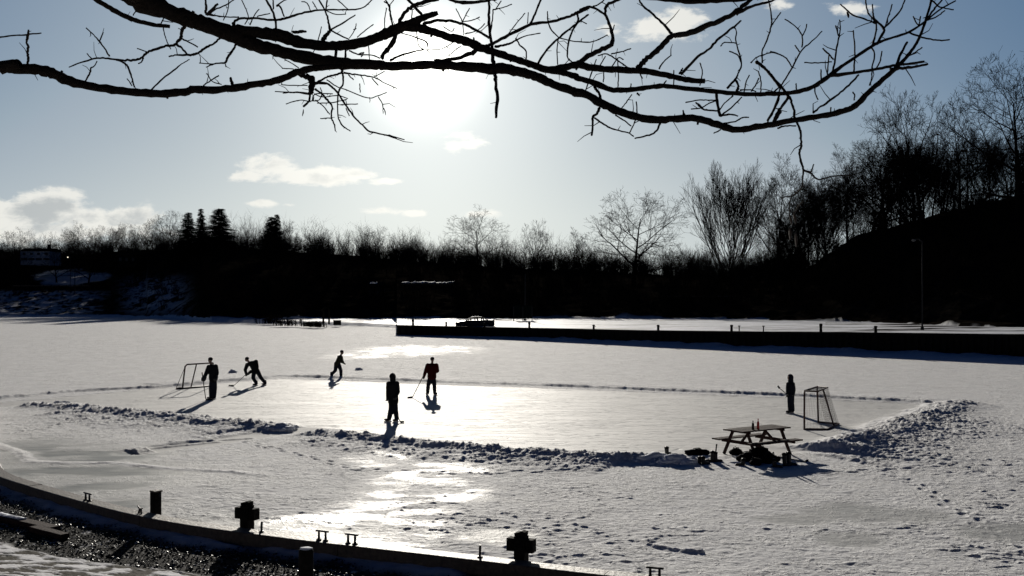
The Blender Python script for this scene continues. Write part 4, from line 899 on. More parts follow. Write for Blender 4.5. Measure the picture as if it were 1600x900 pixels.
     (T1, [(682, 435, 6), (640, 405, 5), (592, 380, 4)]), (T1, [(650, 440, 5), (575, 437, 3)]), (T1, [(790, 640, 6), (840, 680, 5), (880, 730, 3)]), (T1, [(800, 660, 5), (900, 655, 4), (990, 635, 4)]), (T1, [(780, 600, 5), (840, 620, 5), (930, 610, 6), (995, 630, 4)]), (T1, [(950, 670, 5), (1060, 664, 3)]), (T1, [(820, 560, 4), (830, 600, 5), (810, 640, 5), (760, 645, 6)]), (T1, [(770, 640, 7), (790, 600, 6), (900, 600, 5)]),
     (T1, [(1190, 620, 3), (1215, 660, 3), (1222, 700, 3)]), (T1, [(985, 690, 4), (1005, 740, 3)]), (T1, [(285, 278, 13), (260, 320, 12), (235, 355, 13), (212, 400, 12)]), (T1, [(212, 400, 10), (140, 410, 8), (90, 430, 6)]), (T1, [(210, 402, 5), (218, 428, 6)]), (T1, [(140, 410, 5), (45, 403, 3)]), (T1, [(180, 242, 12), (140, 280, 10), (95, 300, 12), (50, 332, 12), (5, 352, 14)]),
     (T0, [(1230, 352, 13), (1190, 350, 12), (1130, 352, 9), (1078, 362, 8)]), (T0, [(1186, 160, 22), (1160, 205, 18), (1155, 245, 18), (1115, 285, 16), (1060, 295, 13), (1000, 312, 14), (945, 333, 14), (910, 365, 13), (860, 385, 13), (800, 386, 11), (720, 378, 10), (640, 370, 9), (540, 392, 8), (440, 430, 5)]), (T0, [(1160, 247, 10), (1210, 270, 8), (1265, 302, 8)]),
     (T0, [(1130, 288, 16), (1165, 312, 11), (1198, 350, 12)]), (T0, [(700, 362, 9), (670, 310, 8), (635, 265, 9), (600, 225, 6), (550, 178, 5)]), (T0, [(635, 262, 7), (660, 205, 5)]), (T0, [(740, 382, 9), (790, 400, 10), (820, 430, 11), (840, 490, 9), (860, 557, 9)]), (T0, [(845, 550, 6), (812, 503, 4)]), (T0, [(940, 332, 6), (875, 310, 4)]), (T0, [(915, 370, 8), (905, 395, 8), (882, 406, 6)]),
     (T0, [(545, 518, 9), (575, 465, 9), (582, 435, 9), (605, 420, 6), (620, 390, 6)]), (T0, [(965, 577, 9), (1040, 505, 10), (1120, 442, 9), (1160, 410, 5), (1212, 380, 4)]), (T0, [(588, 378, 5), (555, 342, 4)]), (T0, [(175, 415, 12), (180, 370, 13), (176, 340, 12), (180, 300, 13), (170, 270, 10), (178, 230, 15), (182, 190, 8)]), (T0, [(-10, 240, 9), (90, 226, 8), (170, 222, 9), (265, 211, 5)]),
     (T0, [(1040, 160, 8), (1050, 210, 5), (1065, 260, 4), (1092, 315, 3)]), (T0, [(850, 100, 7), (870, 70, 7)]), (T0, [(1030, 150, 7), (1050, 110, 7)]), (T1, [(258, 152, 15), (300, 122, 13), (400, 116, 11), (500, 126, 12), (580, 122, 13), (640, 104, 12), (720, 80, 11), (840, 63, 9), (1000, 62, 8), (1090, 50, 7), (1155, -5, 5)]), (T1, [(538, 182, 13), (528, 110, 12), (505, 50, 12), (468, -10, 11)]),
     (T1, [(520, 60, 8), (518, 0, 8)]), (T1, [(540, 38, 11), (562, 42, 9), (590, 107, 8)]), (T1, [(540, 38, 8), (600, -5, 5)]), (T1, [(838, 255, 26), (865, 215, 20), (882, 190, 14), (872, 130, 10), (855, 80, 9), (808, -10, 9)]), (T1, [(882, 192, 11), (960, 150, 9), (1045, 95, 6)]), (T1, [(890, 195, 10), (940, 222, 9), (1005, 252, 8)]), (T1, [(1287, 172, 10), (1268, 100, 9), (1260, 45, 9), (1235, -5, 7)]),
     (T1, [(1232, 185, 7), (1232, 120, 5), (1245, 50, 5)]), (T1, [(1260, 35, 6), (1290, 0, 5)]), (T1, [(98, 98, 9), (150, 60, 8), (210, 35, 7), (272, -5, 5)]), (T1, [(88, 85, 14), (90, 40, 12), (85, -5, 10)]), (T1, [(92, 95, 16), (130, 60, 14), (165, 25, 12)]), (T1, [(100, 92, 10), (200, 107, 7), (300, 108, 7)]), (T1, [(1212, 375, 22), (1225, 345, 20), (1265, 300, 22), (1290, 260, 24), (1298, 190, 22)]),
     (T1, [(370, 160, 7), (400, 95, 6), (430, 58, 5)]), (T1, [(338, 155, 5), (360, 110, 5), (345, 60, 5), (315, -5, 5)]), (T1, [(640, 208, 16), (690, 202, 18), (732, 204, 10)]), (T1, [(980, 385, 13), (982, 300, 10)]), (T1, [(918, 365, 18), (922, 300, 14)]), (T1, [(1005, 322, 9), (1060, 348, 8), (1150, 352, 7), (1200, 372, 8)]), (T1, [(1065, 345, 9), (1100, 335, 8)]), (T1, [(262, 548, 20), (252, 515, 16), (248, 498, 13)]),
     (T1, [(72, 548, 8), (120, 515, 7), (172, 482, 9)]), (T1, [(190, 540, 4), (130, 520, 4), (95, 468, 3)]), (T1, [(535, 270, 6), (535, 235, 5)]), (T1, [(415, 105, 6), (500, 85, 5)]), (T1, [(760, 75, 6), (735, 20, 5), (700, 10, 5)]), (T1, [(800, 60, 5), (770, 10, 5)]), (T1, [(855, 62, 9), (865, 0, 9)]), (T1, [(840, 60, 5), (920, 92, 4), (985, 90, 3)]), (T1, [(1000, 62, 5), (930, 0, 5)]), (T1, [(1005, 245, 5), (1040, 190, 4), (1050, 150, 4)]),
     (T1, [(1055, 240, 5), (1100, 200, 4), (1160, 155, 3)]), (T1, [(1135, 380, 5), (1130, 320, 4), (1125, 260, 5)]), (T1, [(200, 130, 5), (230, 60, 5), (235, 0, 5)]), (T1, [(775, 335, 5), (800, 280, 5), (828, 170, 4)]),
     (T3, [(60, 580, 7), (95, 480, 8), (130, 380, 5)]), (T3, [(175, 525, 4), (178, 460, 4)]), (T3, [(268, 555, 6), (272, 470, 6), (265, 380, 5)]), (T3, [(0, 265, 6), (90, 270, 6), (160, 245, 5), (200, 222, 4)]), (T3, [(232, 210, 5), (245, 160, 4)]), (T3, [(225, 345, 7), (290, 330, 7), (352, 310, 5)]), (T3, [(140, 355, 5), (200, 345, 8), (270, 390, 8), (330, 430, 7)]), (T3, [(155, 415, 5), (188, 360, 5)]), (T3, [(230, 425, 6), (270, 370, 6), (303, 380, 4)]),
     (T3, [(0, 155, 8), (40, 125, 8), (75, 92, 6)]), (T3, [(25, 130, 6), (68, 152, 5)]), (T3, [(100, 45, 8), (140, 30, 8), (180, 0, 7)]), (T3, [(625, 545, 6), (625, 450, 5)]), (T3, [(800, 510, 6), (808, 460, 5), (792, 403, 4)]), (T3, [(792, 545, 5), (800, 515, 5)]), (T3, [(350, 555, 6), (352, 535, 4)]), (T3, [(285, 700, 7), (320, 655, 6), (357, 605, 5)]), (T3, [(250, 735, 8), (300, 765, 8), (352, 805, 6)]),
     (T3, [(390, 595, 11), (405, 612, 7)]), (T3, [(410, 475, 9), (425, 500, 6)]), (T3, [(690, 735, 12), (685, 705, 8)]), (T3, [(660, 470, 10), (682, 435, 7)]), (T3, [(560, 540, 9), (578, 515, 6)]), (T3, [(1180, 590, 6), (1182, 520, 6), (1165, 455, 5)]), (T3, [(1120, 585, 6), (1150, 540, 6), (1168, 500, 5)]), (T3, [(1075, 585, 8), (1085, 530, 7), (1108, 480, 5)]), (T3, [(1030, 580, 16), (1038, 545, 12), (1020, 515, 14)]), (T3, [(1050, 575, 8), (1120, 575, 7), (1150, 585, 6)]),
     (T3, [(1220, 790, 9), (1260, 715, 9), (1295, 640, 8), (1300, 600, 8)]), (T3, [(1265, 775, 22), (1309, 710, 16)]), (T3, [(1055, 398, 6), (1030, 350, 6), (980, 328, 5)]), (T3, [(1020, 275, 4), (950, 272, 4), (925, 295, 4)]), (T3, [(1190, 355, 4), (1250, 335, 5), (1309, 352, 5)]), (T3, [(1200, 350, 4), (1150, 370, 3), (1118, 402, 2)]), (T3, [(1265, 590, 10), (1309, 545, 8)]),
     (T5, [(305, 85, 12), (328, 130, 13), (333, 200, 11), (335, 245, 13), (323, 275, 12), (335, 340, 10), (347, 390, 11), (345, 450, 8), (335, 510, 8), (275, 558, 8), (235, 562, 6), (215, 572, 4)]), (T5, [(275, 558, 6), (262, 600, 5), (262, 690, 4)]), (T5, [(346, 390, 11), (395, 412, 10), (445, 452, 9), (530, 432, 5), (655, 425, 3)]), (T5, [(395, 410, 8), (415, 355, 6)]), (T5, [(290, 668, 4), (320, 620, 4), (350, 590, 3)]),
    ]
    pod_pts = [(T1, (712, 700), (705, 742), 9), (T1, (1226, 690), (1238, 735), 8), (T1, (1218, 702), (1222, 728), 6), (T5, (262, 680), (275, 745), 16), (T5, (287, 660), (300, 735), 20), (T5, (262, 760), (265, 835), 20), (T5, (300, 790), (303, 880), 18), (T4, (505, 78), (515, 112), 18), (T1, (1080, 365), (1098, 335), 12), (T1, (1030, 190), (1052, 182), 9)]
    for s in S:
        q, r = P(s[0], s[1], 0.0, .0); small.append((q, r))
    # thorns, buds and fine side twigs everywhere
    extra = []
    def sprout(q, r, dens, big_):
        for i in range(len(q)-1):
            a, b = q[i], q[i+1]; L = (b-a).length; n = int(L*dens+rg.random())
            for _ in range(n):
                t = rg.random(); c = a.lerp(b, t); rr = r[i]+(r[i+1]-r[i])*t; d = (b-a).normalized(); o = d.orthogonal().normalized(); o.rotate(Quaternion(d, rg.uniform(0, 6.28)))
                dd = (d*rg.uniform(-.2, 1.0)+o).normalized(); k = rg.random()
                if k < .62: Ls = rr+rg.uniform(.010, .032); extra.append(([c, c+dd*Ls], [max(.0025, rr*.16), .0012]))
                elif k < (.78 if big_ else .95):
                    Ls = rr+rg.uniform(.03, .12); p1 = c+dd*Ls*.5+Vector((rg.gauss(0, .008), rg.gauss(0, .008), rg.gauss(0, .008))); p2 = p1+(dd+Vector((rg.gauss(0, .3), rg.gauss(0, .3), rg.gauss(0, .3)))).normalized()*Ls*.5
                    extra.append(([c, p1, p2], [.003, .0022, .0014]))
                elif big_ : extra.append(([c, c+o*(rr+.012)], [rr*.5, rr*.28]))
    for nm, q, r in limbs: sprout(q, r, 7, True)
    for q, r in small: sprout(q, r, 7, False)
    def refine(q, r, amp):
        """bark-like wander between the traced points"""
        out, rr = [], []
        for i in range(len(q)-1):
            p0, p1, p2, p3 = q[max(i-1, 0)], q[i], q[i+1], q[min(i+2, len(q)-1)]; n = 5
            for k in range(n):
                t = k/n; c = .5*((2*p1)+(p2-p0)*t+(2*p0-5*p1+4*p2-p3)*t*t+(3*p1-p0-3*p2+p3)*t**3)
                w = r[i]+(r[i+1]-r[i])*t; out.append(c+Vector((rg.gauss(0, 1), rg.gauss(0, 1), rg.gauss(0, 1)))*w*amp); rr.append(w*rg.uniform(.90, 1.12))
        out.append(q[-1]); rr.append(r[-1]); return out, rr
    TR = Vector((-6.6, 4.6, 2.3))
    root = thing('overhanging_tree', 'thorny bare tree whose dark limbs hang across the top, in front of the sun', 'tree', TR)
    mb = MB(); tp = [TR+Vector(v) for v in ((0, 0, -.5), (0, 0, 0), (.05, .05, 1.2), (.0, .1, 2.4), (.1, .15, 3.6), (.3, .2, 5.2), (.2, .4, 7.0))]
    mb.tube(tp, [.42, .34, .27, .25, .23, .19, .13], 18); mb.build('trunk', 'bark', root, True)
    for nm, q, r in limbs:
        if nm == 'A': ext = [tp[3]+Vector((0, 0, .3)), tp[3].lerp(q[0], .5)+Vector((0, 0, .1))]
        elif nm == 'B2': ext = [tp[4]+Vector((0, 0, .4)), tp[4].lerp(q[0], .5)+Vector((0, 0, .7))]
        elif nm == 'D': ext = [tp[4]+Vector((0, 0, .2)), tp[4].lerp(q[0], .5)+Vector((0, 0, .5))]
        elif nm == 'TOP': ext = [tp[5], tp[5].lerp(q[0], .5)+Vector((0, 0, .3))]
        else: ext = []
        if ext: q = ext+q; r = [r[0]*1.5, r[0]*1.2]+r
        r = [x*1.05 for x in r]; q, r = refine(q, r, .07); mb = MB(); mb.tube(q, r, 12)
        mb.build('limb', 'bark', root, True)
    mb = MB(); mb2 = MB()
    for q, r in small:
        r = [max(x*1.22, .0034) for x in r]; q, r = refine(q, r, .20); mb.tube(q, r, 6)
    for q, r in extra: mb2.tube(q, r, 4)
    mb.build('branches', 'twig', root, True); mb2.build('twigs', 'twig', root)
    for off, a, b, w in pod_pts:
        (q, r) = P(off, [(a[0], a[1], w*.5), ((a[0]+b[0])/2+2, (a[1]+b[1])/2, w), (b[0], b[1], w*.4)]); mb = MB(); mb.tube(q, r, 8); mb.build('seed_pod', 'pod', root, True)
oh()
# ---------------------------------------------------------------- people
def rings(mb, a, b, ra, rb, n=12):
    """tapered capsule between joints a and b"""
    a, b = Vector(a), Vector(b); d = (b-a); L = d.length
    if L < 1e-4: mb.ball(a, ra, 12, 8); return
    mb.tube([a, a.lerp(b, .5), b], [ra, (ra+rb)/2*1.02, rb], n); mb.ball(a, ra*1.0, 12, 8); mb.ball(b, rb*1.0, 12, 8)
def fuse(name, mb, m, parent, voxel=.016, smooth=3):
    """union of overlapping forms into one continuous skin"""
    me = bpy.data.meshes.new('tmp'); me.from_pydata(mb.v, [], mb.f); ob = bpy.data.objects.new('tmp', me); COL.objects.link(ob)
    md = ob.modifiers.new('r', 'REMESH'); md.mode = 'VOXEL'; md.voxel_size = voxel
    if smooth: sm = ob.modifiers.new('s', 'SMOOTH'); sm.iterations = smooth; sm.factor = .5
    dg = bpy.context.evaluated_depsgraph_get(); dg.update(); out = bpy.data.meshes.new_from_object(ob.evaluated_get(dg))
    bpy.data.objects.remove(ob); out.name = name; out.materials.clear(); out.materials.append(M[m]); out.polygons.foreach_set('use_smooth', [True]*len(out.polygons))
    o = bpy.data.objects.new(name, out); COL.objects.link(o); o.parent = parent; return o
def person(px, py, label, J, face, top='black', legs='jeans', hat='black', head_gear='cap', long_coat=False, gear=1.0, belt=None, bulk=1.0):
    bulk *= 1.17
    """J: joints as (right, away, up) metres from the point between the feet; face: horizontal gaze direction"""
    b = gnd(px, py); root = thing('person', label, 'person', b, local=True)
    V = {k: Vector(v) for k, v in J.items()}; fz = Vector((face[0], face[1], 0)).normalized(); sd = Vector((fz.y, -fz.x, 0)); up = Vector((0, 0, 1)); h = V['head']; nk = V['neck']
    tilt = (h-nk).normalized()
    body = MB()
    # head: skull, jaw, nose, ears, brow
    rot = Matrix((sd, fz, up)).transposed()
    body.lump(h+up*.025, (.073, .090, .098), random.Random(1), 16, 12, 0, rot); body.lump(h-up*.045+fz*.022, (.055, .062, .062), random.Random(1), 14, 10, 0, rot)
    body.lump(h+fz*.094-up*.012, (.013, .018, .024), random.Random(1), 8, 6, 0, rot); body.lump(h+fz*.080-up*.055, (.024, .010, .009), random.Random(1), 8, 6, 0, rot)
    for s in (-1, 1): body.lump(h+sd*s*.076-up*.008, (.010, .018, .032), random.Random(1), 8, 6, 0, rot)
    rings(body, h-tilt*.06, nk-tilt*.05, .050, .062)
    ch = (V['shL']+V['shR'])/2; pv = V['pelvis']
    body.lump(ch.lerp(pv, .22), (.135, .10, .17), random.Random(1), 14, 10, 0, rot); rings(body, ch-Vector((0, 0, .02)), pv, .105, .125)
    for s in 'LR':
        rings(body, ch, V['sh'+s], .08, .060); rings(body, V['sh'+s], V['el'+s], .054, .042); rings(body, V['el'+s], V['ha'+s], .042, .030)
        hip = pv+(V['kn'+s]-V['kn'+('R' if s == 'L' else 'L')])*.18-Vector((0, 0, .04)); V['hip'+s] = hip
        rings(body, hip, V['kn'+s], .085, .056); rings(body, V['kn'+s], V['ft'+s]+up*.08, .054, .038); rings(body, V['ft'+s]+up*.06, V['ft'+s]+up*.05+V['toe'+s]*.12, .035, .032)
    fuse('body', body, 'skin', root, .015)
    for s in (-1, 1):
        e = MB(); e.lump(h+sd*s*.030+fz*.083+up*.012, (.010, .007, .007), random.Random(1), 8, 6, 0, rot); e.build('eye', 'leather', root, True)
    # upper garment
    g = MB(); w = bulk
    rings(g, ch.lerp(pv, .12)+sd*.05, pv.lerp(ch, .25)+sd*.04, .125*w, .125*w); rings(g, ch.lerp(pv, .12)-sd*.05, pv.lerp(ch, .25)-sd*.04, .125*w, .125*w)
    rings(g, ch+up*.01, nk-up*.03, .105, .068)
    hem = pv+(V['knL']+V['knR']-2*pv)*(.16 if long_coat else .03)
    rings(g, pv.lerp(ch, .3)+sd*.03, hem+sd*.035, .13*w, .135*w); rings(g, pv.lerp(ch, .3)-sd*.03, hem-sd*.035, .13*w, .135*w)
    for s in 'LR':
        rings(g, ch.lerp(V['sh'+s], .5), V['sh'+s], .088, .080*w); rings(g, V['sh'+s], V['el'+s], .078*w, .064*w); rings(g, V['el'+s], V['el'+s].lerp(V['ha'+s], .88), .064*w, .052*w)
    fuse('jacket', g, top, root, .020, 4)
    g = MB(); rings(g, pv+sd*.045, pv-sd*.045, .125, .125)
    for s in 'LR':
        rings(g, V['hip'+s]+up*.03, V['kn'+s], .125, .098); rings(g, V['kn'+s], V['ft'+s]+up*.13, .095, .084); 
    fuse('trousers', g, legs, root, .020, 4)
    if belt:
        g = MB(); g.lathe(pv-up*.0, [(.155, -.03), (.165, -.025), (.165, .02), (.155, .03)], 18); g.build('shirt_hem', belt, root, True)
    g = MB()
    if head_gear == 'hood':
        g.lump(h+up*.015-fz*.012, (.112, .125, .135), random.Random(2), 16, 12, .02, rot); rings(g, h-up*.05-fz*.02, nk-up*.01-fz*.02, .105, .105)
        o = fuse('hood', g, hat, root, .018)
        # the face opening: leave the face uncovered by pushing the hood back
        for v_ in o.data.vertices:
            d = Vector(v_.co)-h
            if d.dot(fz) > .055 and abs(d.dot(sd)) < .07 and -.09 < d.z < .085: v_.co = Vector(v_.co)-fz*(d.dot(fz)-.055)
    elif head_gear == 'cap':
        g.lump(h+up*.052-fz*.008, (.088, .104, .082), random.Random(2), 16, 12, .02, rot); g.lathe(h+up*.035-fz*.008, [(.095, -.022), (.101, -.015), (.101, .015), (.095, .022)], 18); fuse('knit_hat', g, hat, root, .014, 2)
    else:
        g.lump(h+up*.045-fz*.018, (.084, .094, .088), random.Random(2), 16, 12, .03, rot); fuse('hair', g, 'hair', root, .014, 2)
    for s in 'LR':
        hd = V['ha'+s]; ax = (hd-V['el'+s]).normalized(); g = MB(); rings(g, hd-ax*.07, hd+ax*.035, .050*gear, .052*gear)
        pl = ax.cross(fz).normalized() if ax.cross(fz).length > .1 else sd
        for q in range(4):
            o_ = pl*(q-1.5)*.024; ln = (.060, .072, .070, .055)[q]
            k1 = hd+ax*.05+o_; k2 = k1+ax*ln*.6+fz*.02; k3 = k2+ax*ln*.1+fz*.045-pl*0; rings(g, k1-ax*.02, k2, .0135, .0125, 8); rings(g, k2, k3, .0125, .011, 8)
        t0 = hd+pl*.045*(-1 if s == 'L' else 1)-ax*.01; rings(g, t0, t0+ax*.045+fz*.035, .0155, .0125, 8)
        fuse('glove', g, 'leather', root, .009, 1)
        ft, td = V['ft'+s], V['toe'+s].normalized(); bt = MB(); rings(bt, ft+up*.22-td*.015, ft+up*.09-td*.01, .060, .052); rings(bt, ft+up*.085-td*.03, ft+up*.075+td*.15, .046, .040)
        bo = fuse('skate', bt, 'leather', root, .014, 2)
        bl = MB(); bl.bar(ft+up*.014-td*.09, ft+up*.014+td*.19, .006, .026)
        for q in (-.045, .12): bl.bar(ft+td*q+up*.02, ft+td*q+up*.055, .05, .016, up=td)
        o = bl.build('blade', 'steel'); o.parent = bo
    return root, b
def hockey_stick(label, grip, lower, blade_tip, root_at, shaft='stick'):
    """grip end, heel and blade tip in metres from root_at"""
    t = thing('hockey_stick', label, 'hockey stick', root_at+Vector(lower), local=True); o = Vector(lower)
    a, b, c = Vector(grip)-o, Vector((0, 0, 0)), Vector(blade_tip)-o
    mb = MB(); mb.bar(a, b, .030, .024); mb.build('shaft', shaft, t, bevel=.004)
    mb = MB(); mb.bar(a+(a-b).normalized()*.004, a.lerp(b, .11), .034, .028); mb.build('grip_tape', 'tape', t)
    mb = MB(); m_ = b.lerp(c, .5)+Vector((.0, .012, 0)); mb.bar(b, m_, .014, .07); mb.bar(m_, c, .012, .065); mb.build('blade', 'tape', t, bevel=.004)
Lf, Rt, Nr, Aw = Vector((-1, 0, 0)), Vector((1, 0, 0)), Vector((0, -1, 0)), Vector((0, 1, 0))
# goalkeeper
J = dict(head=(-.135, 0, 1.715), neck=(-.09, 0, 1.50), shL=(-.17, -.08, 1.42), shR=(.07, .09, 1.43), elL=(-.28, -.12, 1.15), haL=(-.36, -.20, .93), elR=(.14, .05, 1.15), haR=(.12, -.10, .93), pelvis=(-.01, 0, .93),
         knL=(-.10, -.03, .49), ftL=(-.10, -.02, 0), knR=(.05, .04, .49), ftR=(.03, .03, 0), toeL=(-.8, -.5, 0), toeR=(-.8, -.3, 0))
_, b = person(333.5, 624, 'goalkeeper standing upright in dark jacket and bulky gloves in front of the left goal', J, (-.9, -.3), top='black', hat='black', bulk=1.18, gear=2.0)
hockey_stick('goalkeeper\'s dark stick hanging from the hand next to the left goal', (-.42, -.26, 1.20), (-.22, -.38, .03), (.10, -.42, .03), b, 'tape')
# leaning skater with stick
J = dict(head=(-.665, -.10, 1.33), neck=(-.56, -.06, 1.19), shL=(-.62, -.20, 1.07), shR=(-.25, .10, 1.21), elL=(-.70, -.28, .82), haL=(-.64, -.30, .60), elR=(-.16, -.02, .93), haR=(-.55, -.22, .62), pelvis=(-.26, .05, .78),
         knL=(-.34, -.12, .40), ftL=(-.19, -.10, 0), knR=(-.02, .10, .42), ftR=(.20, .14, 0.0), toeL=(-.8, -.4, 0), toeR=(-.8, -.5, 0))
_, b = person(407, 602.5, 'skater in dark jacket leaning far forward with a stick reaching to the ice', J, (-.95, -.3), top='black', bulk=1.12, gear=1.2)
hockey_stick('slim stick held low by the forward leaning skater, blade on the ice', (-.46, -.16, .80), (-1.24, -.42, .03), (-1.50, -.40, .05), b, 'tape')
# skater striding in the distance
J = dict(head=(.10, 0, 1.43), neck=(.04, 0, 1.27), shL=(-.10, .10, 1.18), shR=(.09, -.10, 1.17), elL=(-.06, .06, .95), haL=(.12, .0, .87), elR=(.15, -.12, .96), haR=(.20, -.06, .86), pelvis=(-.16, 0, .82),
         knL=(.05, -.06, .44), ftL=(.06, -.05, 0), knR=(-.28, .08, .42), ftR=(-.50, .12, .07), toeL=(1, -.1, 0), toeR=(.9, .1, -.15))
_, b = person(531.5, 591, 'small slim skater striding to the right at the far edge of the rink', J, (1, -.05), top='olive', hat='black', bulk=.92, gear=.9)
# hooded skater in front
J = dict(head=(0, 0, 1.60), neck=(.01, .01, 1.44), shL=(-.12, -.06, 1.36), shR=(.15, .06, 1.36), elL=(-.14, -.10, 1.08), haL=(-.15, -.16, .86), elR=(.20, .02, 1.08), haR=(.12, -.14, .88), pelvis=(.03, 0, .86),
         knL=(-.04, -.03, .46), ftL=(-.11, .0, 0), knR=(.11, 0, .46), ftR=(.16, -.04, 0), toeL=(-.9, -.3, 0), toeR=(-.6, -.7, 0))
_, b = person(613, 659, 'nearest skater, wearing a hood and long black coat, standing in the middle of the rink', J, (-.8, .5), top='black', hat='black', head_gear='hood', long_coat=True, bulk=1.08, gear=1.1)
hockey_stick('thin stick of the hooded skater, slanting to the ice at the right', (-.18, -.12, .98), (.32, -.30, .03), (.46, -.36, .04), b, 'tape')
# red shirt
J = dict(head=(.045, 0, 1.62), neck=(.035, 0, 1.44), shL=(-.17, 0, 1.36), shR=(.23, 0, 1.36), elL=(-.27, .02, 1.08), haL=(-.345, .02, .84), elR=(.28, .06, 1.11), haR=(.10, .22, .98), pelvis=(.025, 0, .86),
         knL=(-.14, .0, .46), ftL=(-.17, 0, 0), knR=(.14, 0, .46), ftR=(.15, 0, 0), toeL=(-.3, -.9, 0), toeR=(.6, .7, 0))
_, b = person(674, 617.5, 'sturdy skater in a dark red shirt standing with back turned and legs apart', J, (.1, 1), top='red', hat='black', belt='grey', bulk=1.10, gear=1.15)
hockey_stick('stick trailing low on the left of the red shirted skater', (-.30, .04, 1.02), (-.74, -1.22, .03), (-.95, -1.36, .03), b, 'stick')
# child by the right goal
J = dict(head=(-.05, 0, 1.365), neck=(-.04, 0, 1.22), shL=(-.13, -.02, 1.13), shR=(.07, .03, 1.13), elL=(-.17, -.06, .92), haL=(-.19, -.14, .74), elR=(.11, .02, .92), haR=(.07, -.08, .76), pelvis=(-.02, 0, .76),
         knL=(-.06, -.02, .41), ftL=(-.05, .0, 0), knR=(.02, .02, .41), ftR=(.05, .02, 0), toeL=(-.9, -.3, 0), toeR=(-.8, -.5, 0))
_, b = person(1236.5, 646, 'small hooded figure in dark clothes standing before the right goal', J, (-1, -.1), top='navy', hat='navy', head_gear='hood', bulk=.86, gear=.85)
hockey_stick('thin stick raised to the left by the small figure at the right goal', (-.12, -.14, .68), (-.50, -.20, .98), (-.58, -.22, 1.08), b, 'tape')

# ---------------------------------------------------------------- goals
def goal(name_label, posts, shelf, base, group=None, net=True):
    """posts: list of (foot, top); shelf: top corner points; base: ground corner points"""
    pass
def pipe(root, nm, pts, r=.03, m='netpipe'):
    mb = MB(); mb.tube(pts, r, 10); return mb.build(nm, m, root, True)
def netting(root, quad, nu, nv, r=.0035):
    a, b, c, d = [Vector(q) for q in quad]; mb = MB()
    for i in range(nu+1):
        s = i/nu; p = a.lerp(b, s); q = d.lerp(c, s); n = 5; mb.tube([p.lerp(q, k/n)+Vector((0, 0, -.0)) for k in range(n+1)], r, 3, False)
    for k in range(nv+1):
        s = k/nv; mb.tube([a.lerp(d, s), b.lerp(c, s)], r, 3, False)
    mb.build('netting', 'netting', root)
Hh = 1.31
a, d_, b_, c_ = gnd(1256.7, 671.5), gnd(1278.7, 660.7), gnd(1293.3, 672.4), gnd(1311, 663.5)
def topat(px, py, z): Y_ = (CAMZ-z)*F/(py-HY); return Vector(((px-HX)/F*Y_, Y_, z))
A_, D_, B_, C_ = topat(1256.9, 611, Hh), topat(1277, 604, Hh), topat(1277.5, 612, Hh), topat(1293.5, 605.5, Hh)
root = thing('hockey_goal', 'taller goal with fine netting and a flat top shelf at the right end', 'goal', a)
pipe(root, 'post', [a, A_+Vector((0, 0, -.08)), A_+Vector((.02, .05, -.0))], .032); pipe(root, 'post', [d_, D_+Vector((0, 0, -.08)), D_+Vector((-.01, -.06, 0))], .032)
pipe(root, 'crossbar', [A_+Vector((.02, .05, 0)), D_+Vector((-.01, -.06, 0))], .032)
pipe(root, 'top_frame', [A_, B_, C_, D_], .024); m1, m2 = B_.lerp(C_, .52), b_.lerp(c_, .55); pipe(root, 'back_brace', [m1, m2+Vector((0, 0, .02))], .030)
up2 = Vector((0, 0, .03)); pipe(root, 'base_frame', [a+up2, b_+up2, c_+up2, d_+up2], .030)
netting(root, (A_, B_, C_, D_), 9, 12, .004); netting(root, (B_, C_, c_, b_), 16, 22); netting(root, (A_, B_, b_, a), 7, 20, .0016); netting(root, (D_, C_, c_, d_), 10, 20, .003)
# left goal
Hl = 1.17
p1, p2 = gnd(285, 608), gnd(333, 603.5); t1, t2 = topat(289.5, 569.6, Hl), topat(333, 567, Hl+.03); k1, k2 = gnd(275, 608.3), gnd(298.5, 605.8)
root = thing('hockey_goal', 'low goal of plain black pipes behind the goalkeeper at the left end', 'goal', p1)
pipe(root, 'post', [p1, p1.lerp(t1, .5), t1-Vector((.01, 0, .10)), t1+Vector((.07, .05, 0))], .038); pipe(root, 'crossbar', [t1+Vector((.07, .05, 0)), t2], .036); pipe(root, 'post', [p2, t2], .034)
pipe(root, 'back_brace', [topat(307, 569, Hl), k2+up2], .030); pipe(root, 'base_frame', [k1+up2*1.2, p1+up2*1.2, p2+up2], .036)
pipe(root, 'back_pipe', [k1+up2, t1+Vector((.0, .08, -.02))], .012)
mb = MB(); mb.lump(p1+Vector((-.12, 0, .04)), (.20, .10, .05), random.Random(2), 10, 6, .2); mb.build('ground_skirt', 'bagcloth', root, True)

